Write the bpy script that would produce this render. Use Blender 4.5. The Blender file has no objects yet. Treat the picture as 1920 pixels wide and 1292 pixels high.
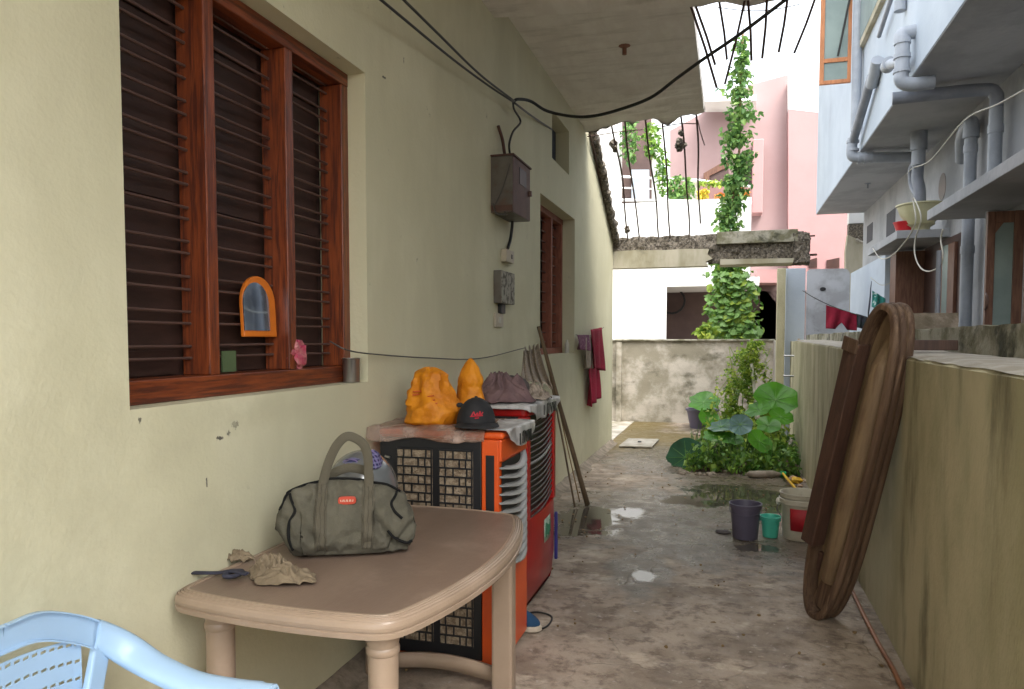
import bpy, math, random
from mathutils import Vector, Matrix, noise
rad = math.radians
# ---------------------------------------------------------------- camera, sky, sun, exposure
S = bpy.context.scene
COL = S.collection
PSI, TILT, FPX, CAMY, CAMH = rad(16.3705), rad(3.0), 1387.0, 707.69, 1.5
cd = bpy.data.cameras.new('camera')
cam = bpy.data.objects.new('camera', cd)
COL.objects.link(cam)
cam.location = (0, 0, CAMH)
cam.rotation_euler = (rad(90) - TILT, 0, PSI)
cd.sensor_fit = 'HORIZONTAL'
cd.sensor_width = 36.0
cd.lens = 36.0 * FPX / 1920.0
cd.shift_y = (CAMY - 646.0) / 1920.0
cd.clip_start = 0.05
cd.clip_end = 2000
S.camera = cam
world = bpy.data.worlds.new('World')
S.world = world
world.use_nodes = True
wn = world.node_tree.nodes
bg = wn['Background']
sky = wn.new('ShaderNodeTexSky')
sky.sky_type = 'NISHITA'
sky.sun_disc = False
sky.sun_elevation = rad(58)
sky.sun_rotation = rad(135)
sky.air_density = 1.6
sky.dust_density = 5.0
hs = wn.new('ShaderNodeHueSaturation')
hs.inputs['Saturation'].default_value = 0.28
world.node_tree.links.new(sky.outputs[0], hs.inputs['Color'])
world.node_tree.links.new(hs.outputs[0], bg.inputs[0])
bg.inputs[1].default_value = 0.15
sl = bpy.data.lights.new('sun', 'SUN')
sl.energy = 0.6
sl.angle = rad(25)
sl.color = (1.0, 0.97, 0.92)
sun = bpy.data.objects.new('sun', sl)
COL.objects.link(sun)
# sun direction: elevation 58, from the right and behind the camera (veiled sun)
sd = Vector((math.cos(rad(58)) * math.sin(rad(135)), math.cos(rad(58)) * math.cos(rad(135)), math.sin(rad(58))))
sun.rotation_euler = sd.to_track_quat('Z', 'Y').to_euler()
S.view_settings.view_transform = 'Standard'
S.view_settings.look = 'None'
S.view_settings.gamma = 1.0
S.view_settings.use_curve_mapping = False
S.view_settings.exposure = 2.27

# ---------------------------------------------------------------- survey helpers: a photo pixel carried onto a known plane of the place
_f = Vector((-math.sin(PSI) * math.cos(TILT), math.cos(PSI) * math.cos(TILT), -math.sin(TILT)))
_r = Vector((math.cos(PSI), math.sin(PSI), 0))
_u = _r.cross(_f)
_C = Vector((0, 0, CAMH))
def ray(px, py): return _f + _r * (px - 960) / FPX - _u * (py - CAMY) / FPX
def aX(px, py, X):
    d = ray(px, py); return _C + d * (X / d.x)
def aY(px, py, Y):
    d = ray(px, py); return _C + d * (Y / d.y)
def aZ(px, py, Z):
    d = ray(px, py); return _C + d * ((Z - CAMH) / d.z)
def aP(px, py, p0, n):
    d = ray(px, py); n = Vector(n); return _C + d * ((Vector(p0) - _C).dot(n) / d.dot(n))

# ---------------------------------------------------------------- materials
def mat(name, c1, c2=None, scale=4.0, thr=(0.35, 0.65), rough=0.7, bump=0.0, bscale=60.0, metal=0.0, c3=None, s3=1.5, t3=(0.55, 0.7),
        stretch=(1, 1, 1), stretch3=(1, 1, 1), spec=0.5, wave=None, island=0.0, trans=0.0, coat=0.0, lump=0.0, clear=0.0):
    m = bpy.data.materials.new(name)
    m.use_nodes = True
    N, L = m.node_tree.nodes, m.node_tree.links
    b = N['Principled BSDF']
    b.inputs['Roughness'].default_value = rough
    b.inputs['Metallic'].default_value = metal
    b.inputs['Specular IOR Level'].default_value = spec
    if coat: b.inputs['Coat Weight'].default_value = coat; b.inputs['Coat Roughness'].default_value = 0.1
    tc = N.new('ShaderNodeTexCoord')
    def mapping(st):
        mp = N.new('ShaderNodeMapping'); mp.inputs['Scale'].default_value = st
        L.new(tc.outputs['Object'], mp.inputs['Vector']); return mp.outputs[0]
    def mask(sc, t, st, det=8.0):
        n = N.new('ShaderNodeTexNoise'); n.inputs['Scale'].default_value = sc; n.inputs['Detail'].default_value = det
        n.inputs['Roughness'].default_value = 0.62
        L.new(mapping(st), n.inputs['Vector'])
        r = N.new('ShaderNodeMapRange'); r.inputs['From Min'].default_value = t[0]; r.inputs['From Max'].default_value = t[1]
        r.interpolation_type = 'SMOOTHSTEP'
        L.new(n.outputs['Fac'], r.inputs['Value']); return r.outputs[0]
    def mix(f, a, c):
        x = N.new('ShaderNodeMix'); x.data_type = 'RGBA'
        if isinstance(f, float): x.inputs[0].default_value = f
        else: L.new(f, x.inputs[0])
        for s, v in ((6, a), (7, c)):
            if hasattr(v, 'is_linked') or isinstance(v, bpy.types.NodeSocket): L.new(v, x.inputs[s])
            else: x.inputs[s].default_value = (*v, 1)
        return x.outputs[2]
    col = None
    c2 = c2 or tuple(v * 0.82 for v in c1)
    col = mix(mask(scale, thr, stretch), c1, c2)
    if wave:   # wood grain: (colour, scale, stretch)
        col = mix(mask(wave[1], (0.42, 0.62), wave[2], 5.0), col, wave[0])
    if c3: col = mix(mask(s3, t3, stretch3), col, c3)
    if island:
        g = N.new('ShaderNodeNewGeometry')
        h = N.new('ShaderNodeHueSaturation')
        r = N.new('ShaderNodeMapRange'); r.inputs['To Min'].default_value = 1 - island; r.inputs['To Max'].default_value = 1 + island
        L.new(g.outputs['Random Per Island'], r.inputs['Value']); L.new(r.outputs[0], h.inputs['Value'])
        r2 = N.new('ShaderNodeMapRange'); r2.inputs['To Min'].default_value = 0.52; r2.inputs['To Max'].default_value = 0.46
        L.new(g.outputs['Random Per Island'], r2.inputs['Value']); L.new(r2.outputs[0], h.inputs['Hue'])
        L.new(col, h.inputs['Color']); col = h.outputs[0]
    L.new(col, b.inputs['Base Color'])
    if bump or lump:
        n = N.new('ShaderNodeTexNoise'); n.inputs['Scale'].default_value = bscale; n.inputs['Detail'].default_value = 6
        L.new(mapping(stretch), n.inputs['Vector'])
        bp = N.new('ShaderNodeBump'); bp.inputs['Strength'].default_value = bump; bp.inputs['Distance'].default_value = 0.01
        L.new(n.outputs['Fac'], bp.inputs['Height'])
        last = bp
        if lump:
            n2 = N.new('ShaderNodeTexNoise'); n2.inputs['Scale'].default_value = 5.0; n2.inputs['Detail'].default_value = 3
            L.new(mapping((1, 1, 1)), n2.inputs['Vector'])
            b2 = N.new('ShaderNodeBump'); b2.inputs['Strength'].default_value = lump; b2.inputs['Distance'].default_value = 0.03
            L.new(n2.outputs['Fac'], b2.inputs['Height']); L.new(bp.outputs[0], b2.inputs['Normal']); last = b2
        L.new(last.outputs[0], b.inputs['Normal'])
    if trans:
        t = N.new('ShaderNodeBsdfTranslucent'); L.new(col, t.inputs[0])
        ms = N.new('ShaderNodeMixShader'); ms.inputs[0].default_value = trans
        L.new(b.outputs[0], ms.inputs[1]); L.new(t.outputs[0], ms.inputs[2])
        L.new(ms.outputs[0], N['Material Output'].inputs[0])
    if clear:
        t = N.new('ShaderNodeBsdfTransparent'); ms = N.new('ShaderNodeMixShader')
        mm = N.new('ShaderNodeMath'); mm.operation = 'MULTIPLY'; mm.inputs[1].default_value = clear * 1.6
        L.new(mask(9, (0.3, 0.6), (1, 1, 1)), mm.inputs[0]); L.new(mm.outputs[0], ms.inputs[0])
        L.new(b.outputs[0], ms.inputs[1]); L.new(t.outputs[0], ms.inputs[2]); L.new(ms.outputs[0], N['Material Output'].inputs[0])
    return m

M = {}
M['plaster'] = mat('cream olive wall paint', (0.66, 0.63, 0.455), (0.60, 0.57, 0.395), 1.9, rough=0.85, bump=0.2, bscale=70, wave=((0.57, 0.54, 0.375), 0.9, (1, 1, 0.35)), c3=(0.30, 0.28, 0.19), s3=9, t3=(0.68, 0.76), lump=0.22)
M['ceiling'] = mat('whitewashed soffit', (0.80, 0.76, 0.70), (0.72, 0.67, 0.61), 2.2, rough=0.9, bump=0.4, bscale=14, stretch=(3, 1, 1), c3=(0.58, 0.54, 0.48), s3=2.0, t3=(0.48, 0.75), stretch3=(1.0, 4, 1), lump=0.8)  # darker streaks put crease shading into the colour, along with crease dirt
M['broken'] = mat('broken concrete', (0.21, 0.18, 0.14), (0.045, 0.037, 0.028), 30, rough=0.95, bump=1.0, bscale=60, c3=(0.38, 0.35, 0.30), s3=55, t3=(0.56, 0.68))
M['rebar'] = mat('rusty rebar', (0.05, 0.03, 0.025), (0.10, 0.05, 0.035), 30, rough=0.8, bump=0.5, bscale=200)
M['wood'] = mat('varnished red brown wood', (0.25, 0.058, 0.016), (0.17, 0.036, 0.011), 7, rough=0.36, bump=0.15, bscale=60, stretch=(8, 8, 0.7), wave=((0.085, 0.02, 0.01), 9, (9, 9, 0.5)), coat=0.15)
M['wood_y'] = mat('varnished red brown rail', (0.25, 0.058, 0.016), (0.17, 0.036, 0.011), 7, rough=0.36, bump=0.15, bscale=60, stretch=(8, 0.7, 8), wave=((0.085, 0.02, 0.01), 9, (9, 0.5, 9)), coat=0.15)
M['wood_pink'] = mat('faded window wood', (0.30, 0.10, 0.06), (0.20, 0.06, 0.035), 8, rough=0.6, stretch=(6, 6, 1))
M['shutter'] = mat('dark window board', (0.030, 0.015, 0.011), (0.045, 0.022, 0.017), 9, rough=0.45, bump=0.1, bscale=80, stretch=(1, 1, 5))
M['rod'] = mat('dark iron rod', (0.15, 0.09, 0.075), rough=0.45, metal=0.4)
M['vent'] = mat('vent board', (0.05, 0.055, 0.07), rough=0.7)
M['mossy'] = mat('weathered cream wall', (0.52, 0.475, 0.315), (0.36, 0.33, 0.20), 1.8, (0.36, 0.62), rough=0.9, bump=0.4, bscale=70, c3=(0.10, 0.09, 0.05), s3=1.7, t3=(0.50, 0.74), stretch=(1, 1, 0.5), stretch3=(2.2, 2.2, 0.5), lump=0.2)
M['farmoss'] = mat('mould stained wall', (0.56, 0.51, 0.43), (0.30, 0.27, 0.20), 2.2, (0.38, 0.6), rough=0.9, bump=0.4, bscale=60, c3=(0.12, 0.11, 0.07), s3=2.3, t3=(0.50, 0.72), stretch3=(1.0, 1.0, 1.6), lump=0.2)
M['coping'] = mat('mossy coping', (0.36, 0.34, 0.27), (0.16, 0.15, 0.09), 5, (0.4, 0.6), rough=0.95, bump=0.6, bscale=50, c3=(0.055, 0.055, 0.035), s3=4, t3=(0.52, 0.66), lump=0.3)
M['capwhite'] = mat('pale cement ledge', (0.40, 0.37, 0.32), (0.27, 0.245, 0.195), 8, rough=0.9, bump=0.5, bscale=60)
M['bluewall'] = mat('pale blue paint', (0.50, 0.56, 0.63), (0.44, 0.50, 0.57), 1.5, rough=0.8, bump=0.2, bscale=50, c3=(0.36, 0.40, 0.47), s3=1.2, t3=(0.6, 0.8))
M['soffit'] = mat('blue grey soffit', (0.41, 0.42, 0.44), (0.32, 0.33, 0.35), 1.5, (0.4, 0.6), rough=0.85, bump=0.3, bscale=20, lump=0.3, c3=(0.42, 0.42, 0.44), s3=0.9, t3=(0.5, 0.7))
M['pipe'] = mat('grey blue drain pipe', (0.36, 0.39, 0.44), (0.29, 0.32, 0.365), 5, rough=0.45)
M['pipe_dark'] = mat('grey drain pipe', (0.26, 0.28, 0.33), (0.2, 0.22, 0.26), 5, rough=0.5)
M['pinkpale'] = mat('sky washed pink wall', (0.34, 0.235, 0.23), (0.31, 0.21, 0.205), 0.8, rough=0.85)  # paler, greyer pink for the front wall: sky wash put into the colour
M['pink'] = mat('pink wall paint', (0.40, 0.225, 0.22), (0.37, 0.205, 0.20), 0.8, rough=0.85, bump=0.2, bscale=30, c3=(0.33, 0.20, 0.19), s3=0.8, t3=(0.52, 0.75), stretch3=(1.5, 1.5, 0.3))
M['pink_dark'] = mat('deep pink paint', (0.26, 0.14, 0.13), rough=0.85)
M['white'] = mat('white wall paint', (0.80, 0.80, 0.78), (0.74, 0.74, 0.71), 1.0, rough=0.85)
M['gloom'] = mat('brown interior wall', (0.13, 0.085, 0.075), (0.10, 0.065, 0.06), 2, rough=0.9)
M['cream_far'] = mat('stained cream wall', (0.50, 0.46, 0.36), (0.33, 0.30, 0.2), 1.6, rough=0.9, stretch=(2, 2, 0.6), c3=(0.15, 0.14, 0.09), s3=2, t3=(0.58, 0.75))
M['sheet'] = mat('grey stained sheet', (0.46, 0.47, 0.49), (0.34, 0.34, 0.35), 3, (0.4, 0.6), rough=0.7, c3=(0.2, 0.2, 0.2), s3=5, t3=(0.6, 0.7), lump=0.2)
M['glass'] = mat('frosted green glass', (0.26, 0.33, 0.31), (0.20, 0.26, 0.25), 2, rough=0.25)
M['door'] = mat('brown door wood', (0.20, 0.095, 0.055), (0.12, 0.05, 0.03), 7, rough=0.5, stretch=(6, 6, 0.8))
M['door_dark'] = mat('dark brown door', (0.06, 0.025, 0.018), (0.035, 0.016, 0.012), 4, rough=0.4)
M['orange_wood'] = mat('orange window wood', (0.55, 0.22, 0.09), (0.42, 0.16, 0.06), 6, rough=0.5, stretch=(5, 5, 0.8))
M['table'] = mat('beige brown plastic', (0.33, 0.245, 0.178), (0.285, 0.21, 0.15), 3, rough=0.34, bump=0.08, bscale=150, c3=(0.40, 0.30, 0.23), s3=2.4, t3=(0.5, 0.75))
M['tabletop'] = mat('table top grain', (0.215, 0.152, 0.113), (0.172, 0.12, 0.09), 5, rough=0.42, bump=0.12, bscale=220, stretch=(1, 0.15, 1), c3=(0.26, 0.19, 0.145), s3=4.2, t3=(0.46, 0.76))
M['chair'] = mat('pale blue plastic', (0.37, 0.53, 0.72), (0.34, 0.50, 0.69), 2, rough=0.32, bump=0.03, bscale=100)
M['orange'] = mat('orange plastic', (0.72, 0.10, 0.015), (0.62, 0.08, 0.012), 3, rough=0.35)
M['red'] = mat('red plastic', (0.46, 0.014, 0.012), (0.34, 0.01, 0.01), 3, rough=0.3, c3=(0.2, 0.03, 0.02), s3=6, t3=(0.6, 0.8))
M['black'] = mat('black plastic', (0.012, 0.012, 0.014), rough=0.45)
M['pad'] = mat('wood wool cooling pad', (0.33, 0.26, 0.18), (0.20, 0.145, 0.095), 40, (0.4, 0.6), rough=0.95, bump=1.0, bscale=120, c3=(0.11, 0.08, 0.055), s3=12, t3=(0.55, 0.7))
M['louver'] = mat('grey plastic slat', (0.32, 0.32, 0.30), (0.26, 0.26, 0.25), 6, rough=0.4)
M['louver_dark'] = mat('dark grey slat', (0.06, 0.055, 0.05), (0.10, 0.09, 0.08), 12, rough=0.4)
M['film'] = mat('dusty clear film', (0.46, 0.34, 0.28), (0.34, 0.19, 0.13), 6, (0.4, 0.6), rough=0.22, bump=0.8, bscale=18, lump=0.8, clear=0.4)
M['whitefilm'] = mat('white plastic sheet', (0.60, 0.59, 0.58), (0.42, 0.41, 0.40), 9, (0.45, 0.65), rough=0.3, bump=0.9, bscale=16, lump=0.8, clear=0.15)
M['saffron'] = mat('saffron plastic bag', (0.80, 0.30, 0.012), (0.62, 0.20, 0.008), 7, (0.42, 0.62), rough=0.5, bump=1.2, bscale=26, lump=1.0, trans=0.2, spec=0.35)
M['print'] = mat('orange red print', (0.55, 0.09, 0.01), rough=0.5)
M['cap'] = mat('black cloth', (0.012, 0.012, 0.014), (0.02, 0.02, 0.022), 20, rough=0.8, bump=0.2, bscale=200)
M['redprint'] = mat('red embroidery', (0.55, 0.02, 0.04), rough=0.6)
M['bag'] = mat('olive grey canvas', (0.100, 0.092, 0.066), (0.072, 0.066, 0.047), 9, (0.40, 0.60), rough=0.92, bump=0.35, bscale=260, c3=(0.125, 0.115, 0.085), s3=6, t3=(0.54, 0.7), lump=1.0)
M['strap'] = mat('olive webbing', (0.105, 0.093, 0.066), (0.10, 0.087, 0.06), 20, rough=0.95, bump=0.5, bscale=300)
M['piping'] = mat('black piping', (0.010, 0.010, 0.010), rough=0.9, spec=0.2)
M['stitch'] = mat('dark stitching', (0.055, 0.050, 0.036), rough=0.9)
M['patch'] = mat('red rubber badge', (0.50, 0.05, 0.02), rough=0.4)
M['patchline'] = mat('pale badge letters', (0.62, 0.48, 0.36), rough=0.5)
M['khaki'] = mat('khaki cloth', (0.22, 0.17, 0.11), (0.155, 0.118, 0.075), 9, (0.4, 0.62), rough=0.95, bump=1.0, bscale=28, lump=1.0)
M['darkblue'] = mat('faded navy webbing', (0.03, 0.032, 0.055), (0.02, 0.02, 0.035), 20, rough=0.8)
M['helmet'] = mat('grey metallic helmet', (0.20, 0.21, 0.215), rough=0.22, metal=0.3, coat=0.5)
M['visor'] = mat('dark visor', (0.02, 0.02, 0.02), rough=0.12)
M['check'] = None
M['steel'] = mat('brushed steel', (0.42, 0.41, 0.40), rough=0.3, metal=0.9)
M['mirror'] = mat('mirror glass', (0.75, 0.82, 0.92), (0.7, 0.78, 0.9), rough=0.04, metal=1.0)
M['orangeframe'] = mat('orange mirror frame', (0.75, 0.20, 0.02), rough=0.35)
M['magenta'] = mat('magenta packet foil', (0.42, 0.05, 0.10), (0.5, 0.2, 0.2), 20, rough=0.3, bump=0.6, bscale=60)
M['paper'] = mat('pale card', (0.6, 0.58, 0.5), rough=0.8)
M['greencard'] = mat('green card', (0.10, 0.15, 0.07), rough=0.5)
M['rustbox'] = mat('rusty brown box', (0.10, 0.045, 0.032), (0.07, 0.03, 0.022), 8, rough=0.6, bump=0.3, bscale=80, c3=(0.16, 0.07, 0.04), s3=5, t3=(0.55, 0.75))
M['greysteel'] = mat('grey box front', (0.12, 0.11, 0.095), (0.085, 0.07, 0.055), 7, rough=0.45, c3=(0.12, 0.055, 0.035), s3=7, t3=(0.55, 0.7))
M['fusebox'] = mat('dirty fuse box', (0.34, 0.32, 0.27), (0.10, 0.09, 0.07), 22, (0.48, 0.58), rough=0.8)
M['switch'] = mat('cream switch plastic', (0.50, 0.44, 0.34), rough=0.5)
M['wire'] = mat('black cable', (0.012, 0.013, 0.012), rough=0.5)
M['wire_grey'] = mat('grey wire', (0.07, 0.065, 0.06), rough=0.6)
M['cord'] = mat('pale washing cord', (0.60, 0.58, 0.50), rough=0.8)
M['bamboo'] = mat('old bamboo', (0.17, 0.115, 0.065), (0.10, 0.065, 0.035), 5, rough=0.7, stretch=(1, 1, 1))
M['mauve'] = mat('mauve cloth', (0.20, 0.125, 0.125), (0.13, 0.08, 0.085), 8, rough=0.95, bump=1.0, bscale=22, lump=1.0)
M['beigecloth'] = mat('pale striped cloth', (0.36, 0.30, 0.24), (0.25, 0.20, 0.16), 30, (0.45, 0.55), rough=0.95, stretch=(1, 3, 0.3), lump=0.6)
M['greycloth'] = mat('dark grey cloth', (0.06, 0.05, 0.05), (0.10, 0.085, 0.08), 8, rough=0.95)
M['crimson'] = mat('crimson cloth', (0.30, 0.012, 0.04), (0.22, 0.01, 0.03), 6, rough=0.95, bump=0.3, bscale=200, lump=0.8)
M['purplecloth'] = mat('plum patterned cloth', (0.16, 0.05, 0.10), (0.30, 0.18, 0.22), 40, (0.5, 0.6), rough=0.95)
M['teal'] = mat('teal cloth', (0.03, 0.22, 0.19), (0.5, 0.6, 0.6), 15, (0.55, 0.6), rough=0.95)
M['hotpink'] = mat('hot pink cloth', (0.75, 0.05, 0.22), rough=0.95)
M['darkcloth'] = mat('dark green cloth', (0.03, 0.05, 0.045), (0.06, 0.05, 0.08), 12, rough=0.95)
M['oldwood'] = mat('weathered brown wood', (0.155, 0.095, 0.056), (0.085, 0.048, 0.028), 6, rough=0.6, bump=0.4, bscale=50, stretch=(7, 7, 0.3), wave=((0.075, 0.038, 0.02), 7, (8, 8, 0.25)), c3=(0.22, 0.14, 0.085), s3=6, t3=(0.56, 0.72), stretch3=(5, 5, 0.3))
M['logwood'] = mat('worn tan wood', (0.23, 0.155, 0.082), (0.15, 0.095, 0.05), 5, rough=0.6, bump=0.3, bscale=50, stretch=(6, 6, 0.7), c3=(0.10, 0.055, 0.03), s3=5, t3=(0.58, 0.75), stretch3=(3, 3, 0.6))
M['redwood'] = mat('dark red brown plank', (0.085, 0.042, 0.027), (0.05, 0.024, 0.016), 6, rough=0.55, bump=0.3, bscale=50, stretch=(6, 6, 0.6), c3=(0.17, 0.09, 0.055), s3=7, t3=(0.6, 0.75), stretch3=(3, 3, 0.6))
M['greybucket'] = mat('grey violet plastic', (0.115, 0.10, 0.15), (0.095, 0.085, 0.125), 4, rough=0.45)
M['mint'] = mat('mint green plastic', (0.08, 0.55, 0.40), rough=0.4)
M['tub'] = mat('off white paint bucket', (0.60, 0.57, 0.47), (0.5, 0.46, 0.36), 5, rough=0.45, c3=(0.3, 0.24, 0.15), s3=6, t3=(0.6, 0.8))
M['redlabel'] = mat('red bucket label', (0.48, 0.015, 0.03), (0.40, 0.012, 0.02), 10, rough=0.5)
M['basin'] = mat('cream enamel basin', (0.62, 0.60, 0.40), (0.52, 0.5, 0.3), 4, rough=0.4)
M['redbowl'] = mat('red bowl', (0.62, 0.02, 0.03), rough=0.4)
M['shoe'] = mat('blue canvas shoe', (0.012, 0.06, 0.14), rough=0.85)
M['sole'] = mat('pale rubber sole', (0.55, 0.48, 0.38), rough=0.7)
M['hose'] = mat('brown orange hose', (0.34, 0.14, 0.06), (0.25, 0.10, 0.045), 6, rough=0.45)
M['yellow'] = mat('yellow plastic', (0.75, 0.45, 0.02), rough=0.5)
M['greenplastic'] = mat('green plastic', (0.02, 0.35, 0.12), rough=0.45)
M['soil'] = mat('damp soil', (0.09, 0.055, 0.035), (0.05, 0.035, 0.02), 10, rough=0.95, bump=1, bscale=30)
M['leaf'] = mat('mid green leaf', (0.16, 0.32, 0.05), (0.09, 0.22, 0.03), 3, rough=0.45, island=0.5, trans=0.35)
M['leaf_light'] = mat('yellow green leaf', (0.29, 0.42, 0.06), (0.17, 0.31, 0.04), 3, rough=0.5, island=0.45, trans=0.4)
M['bigleaf'] = mat('big round leaf', (0.095, 0.30, 0.02), (0.06, 0.21, 0.015), 4, rough=0.35, bump=0.3, bscale=20, trans=0.45, c3=(0.12, 0.28, 0.04), s3=6, t3=(0.6, 0.8))
M['bluelelf'] = mat('waxy blue green leaf', (0.035, 0.12, 0.065), (0.028, 0.095, 0.05), 6, rough=0.3, trans=0.15)
M['greyleaf'] = mat('waxy grey green underside', (0.16, 0.27, 0.27), (0.10, 0.2, 0.18), 6, rough=0.4, trans=0.1)
M['vein'] = mat('pale leaf vein', (0.13, 0.30, 0.06), rough=0.5)
M['ivy'] = mat('ivy leaf', (0.17, 0.33, 0.09), (0.09, 0.22, 0.05), 3, rough=0.5, island=0.5, trans=0.35)
M['yellowflower'] = mat('yellow flowers', (0.65, 0.55, 0.04), rough=0.7, island=0.3)
M['orangeflower'] = mat('orange leaves', (0.65, 0.30, 0.04), rough=0.7, island=0.3)
M['stem'] = mat('green stem', (0.10, 0.19, 0.05), rough=0.6)
M['drygrass'] = mat('dry brown stem', (0.22, 0.14, 0.06), rough=0.8)
M['ceramic'] = mat('beige bollard', (0.45, 0.42, 0.36), (0.25, 0.23, 0.18), 9, rough=0.8)
M['stone'] = mat('rough stone', (0.30, 0.25, 0.20), (0.17, 0.14, 0.10), 9, rough=0.9, bump=0.8, bscale=40)
M['rust'] = mat('rust stained paint', (0.42, 0.20, 0.09), (0.5, 0.4, 0.3), 8, rough=0.8)
M['sticker'] = mat('pale sticker', (0.42, 0.50, 0.42), (0.3, 0.4, 0.3), 30, rough=0.5)
M['stickerprint'] = mat('green sticker print', (0.04, 0.22, 0.12), rough=0.5)

def check_material():
    m = bpy.data.materials.new('blue checked cloth'); m.use_nodes = True
    N, L = m.node_tree.nodes, m.node_tree.links
    tc = N.new('ShaderNodeTexCoord')
    def waves(ax):
        w = N.new('ShaderNodeTexWave'); w.bands_direction = ax; w.inputs['Scale'].default_value = 22
        L.new(tc.outputs['Object'], w.inputs['Vector'])
        r = N.new('ShaderNodeMath'); r.operation = 'GREATER_THAN'; r.inputs[1].default_value = 0.62
        L.new(w.outputs['Fac'], r.inputs[0]); return r.outputs[0]
    a = N.new('ShaderNodeMix'); a.data_type = 'RGBA'; a.inputs[6].default_value = (0.02, 0.022, 0.08, 1); a.inputs[7].default_value = (0.16, 0.12, 0.26, 1)
    L.new(waves('Y'), a.inputs[0])
    b = N.new('ShaderNodeMix'); b.data_type = 'RGBA'; b.inputs[7].default_value = (0.2, 0.2, 0.34, 1)
    f = N.new('ShaderNodeMath'); f.operation = 'MULTIPLY'; f.inputs[1].default_value = 0.6
    L.new(waves('Z'), f.inputs[0]); L.new(f.outputs[0], b.inputs[0]); L.new(a.outputs[2], b.inputs[6])
    L.new(b.outputs[2], N['Principled BSDF'].inputs['Base Color']); N['Principled BSDF'].inputs['Roughness'].default_value = 0.95
    return m
M['check'] = check_material()
def add_marks(m, spots, colr, sc, t):
    """real scuffs and dirt patches at fixed places on the wall"""
    N, L = m.node_tree.nodes, m.node_tree.links; b = N['Principled BSDF']
    tc = N.new('ShaderNodeTexCoord'); acc = None
    for c, ry, rz in spots:
        mp = N.new('ShaderNodeMapping'); mp.vector_type = 'TEXTURE'
        mp.inputs['Location'].default_value = (0, c.y, c.z); mp.inputs['Scale'].default_value = (1000, ry, rz)
        L.new(tc.outputs['Object'], mp.inputs[0])
        ln = N.new('ShaderNodeVectorMath'); ln.operation = 'LENGTH'; L.new(mp.outputs[0], ln.inputs[0])
        s = N.new('ShaderNodeMath'); s.operation = 'SUBTRACT'; s.inputs[0].default_value = 1; L.new(ln.outputs['Value'], s.inputs[1])
        if acc is None: acc = s.outputs[0]
        else:
            x = N.new('ShaderNodeMath'); x.operation = 'MAXIMUM'; L.new(acc, x.inputs[0]); L.new(s.outputs[0], x.inputs[1]); acc = x.outputs[0]
    n = N.new('ShaderNodeTexNoise'); n.inputs['Scale'].default_value = sc; n.inputs['Detail'].default_value = 8; n.inputs['Roughness'].default_value = .7
    L.new(tc.outputs['Object'], n.inputs['Vector'])
    cl = N.new('ShaderNodeMath'); cl.operation = 'MAXIMUM'; cl.inputs[1].default_value = -1; L.new(acc, cl.inputs[0])
    a = N.new('ShaderNodeMath'); a.operation = 'MULTIPLY_ADD'; L.new(cl.outputs[0], a.inputs[0]); a.inputs[1].default_value = .35; L.new(n.outputs['Fac'], a.inputs[2])
    r = N.new('ShaderNodeMapRange'); r.inputs['From Min'].default_value = t[0]; r.inputs['From Max'].default_value = t[1]; L.new(a.outputs[0], r.inputs['Value'])
    x = N.new('ShaderNodeMix'); x.data_type = 'RGBA'; L.new(r.outputs[0], x.inputs[0]); L.new(b.inputs['Base Color'].links[0].from_socket, x.inputs[6]); x.inputs[7].default_value = (*colr, 1)
    L.new(x.outputs[2], b.inputs['Base Color'])
add_marks(M['plaster'], [(aX(x, y, -1.61), ry, rz) for x, y, ry, rz in ((440, 798, .035, .03), (412, 822, .03, .012), (388, 908, .008, .03), (262, 790, .01, .02), (430, 812, .03, .02), (640, 870, .01, .04), (757, 112, .01, .03), (720, 145, .03, .01))], (0.10, 0.095, 0.075), 45, (.66, .74))
add_marks(M['plaster'], [(aX(x, y, -1.61), ry, rz) for x, y, ry, rz in ((330, 830, .25, .14), (520, 770, .5, .07), (400, 1000, .5, .16), (120, 900, .3, .4), (600, 1200, .8, .25), (1100, 860, 1.2, .25))], (0.55, 0.52, 0.36), 7, (.50, .85))

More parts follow.
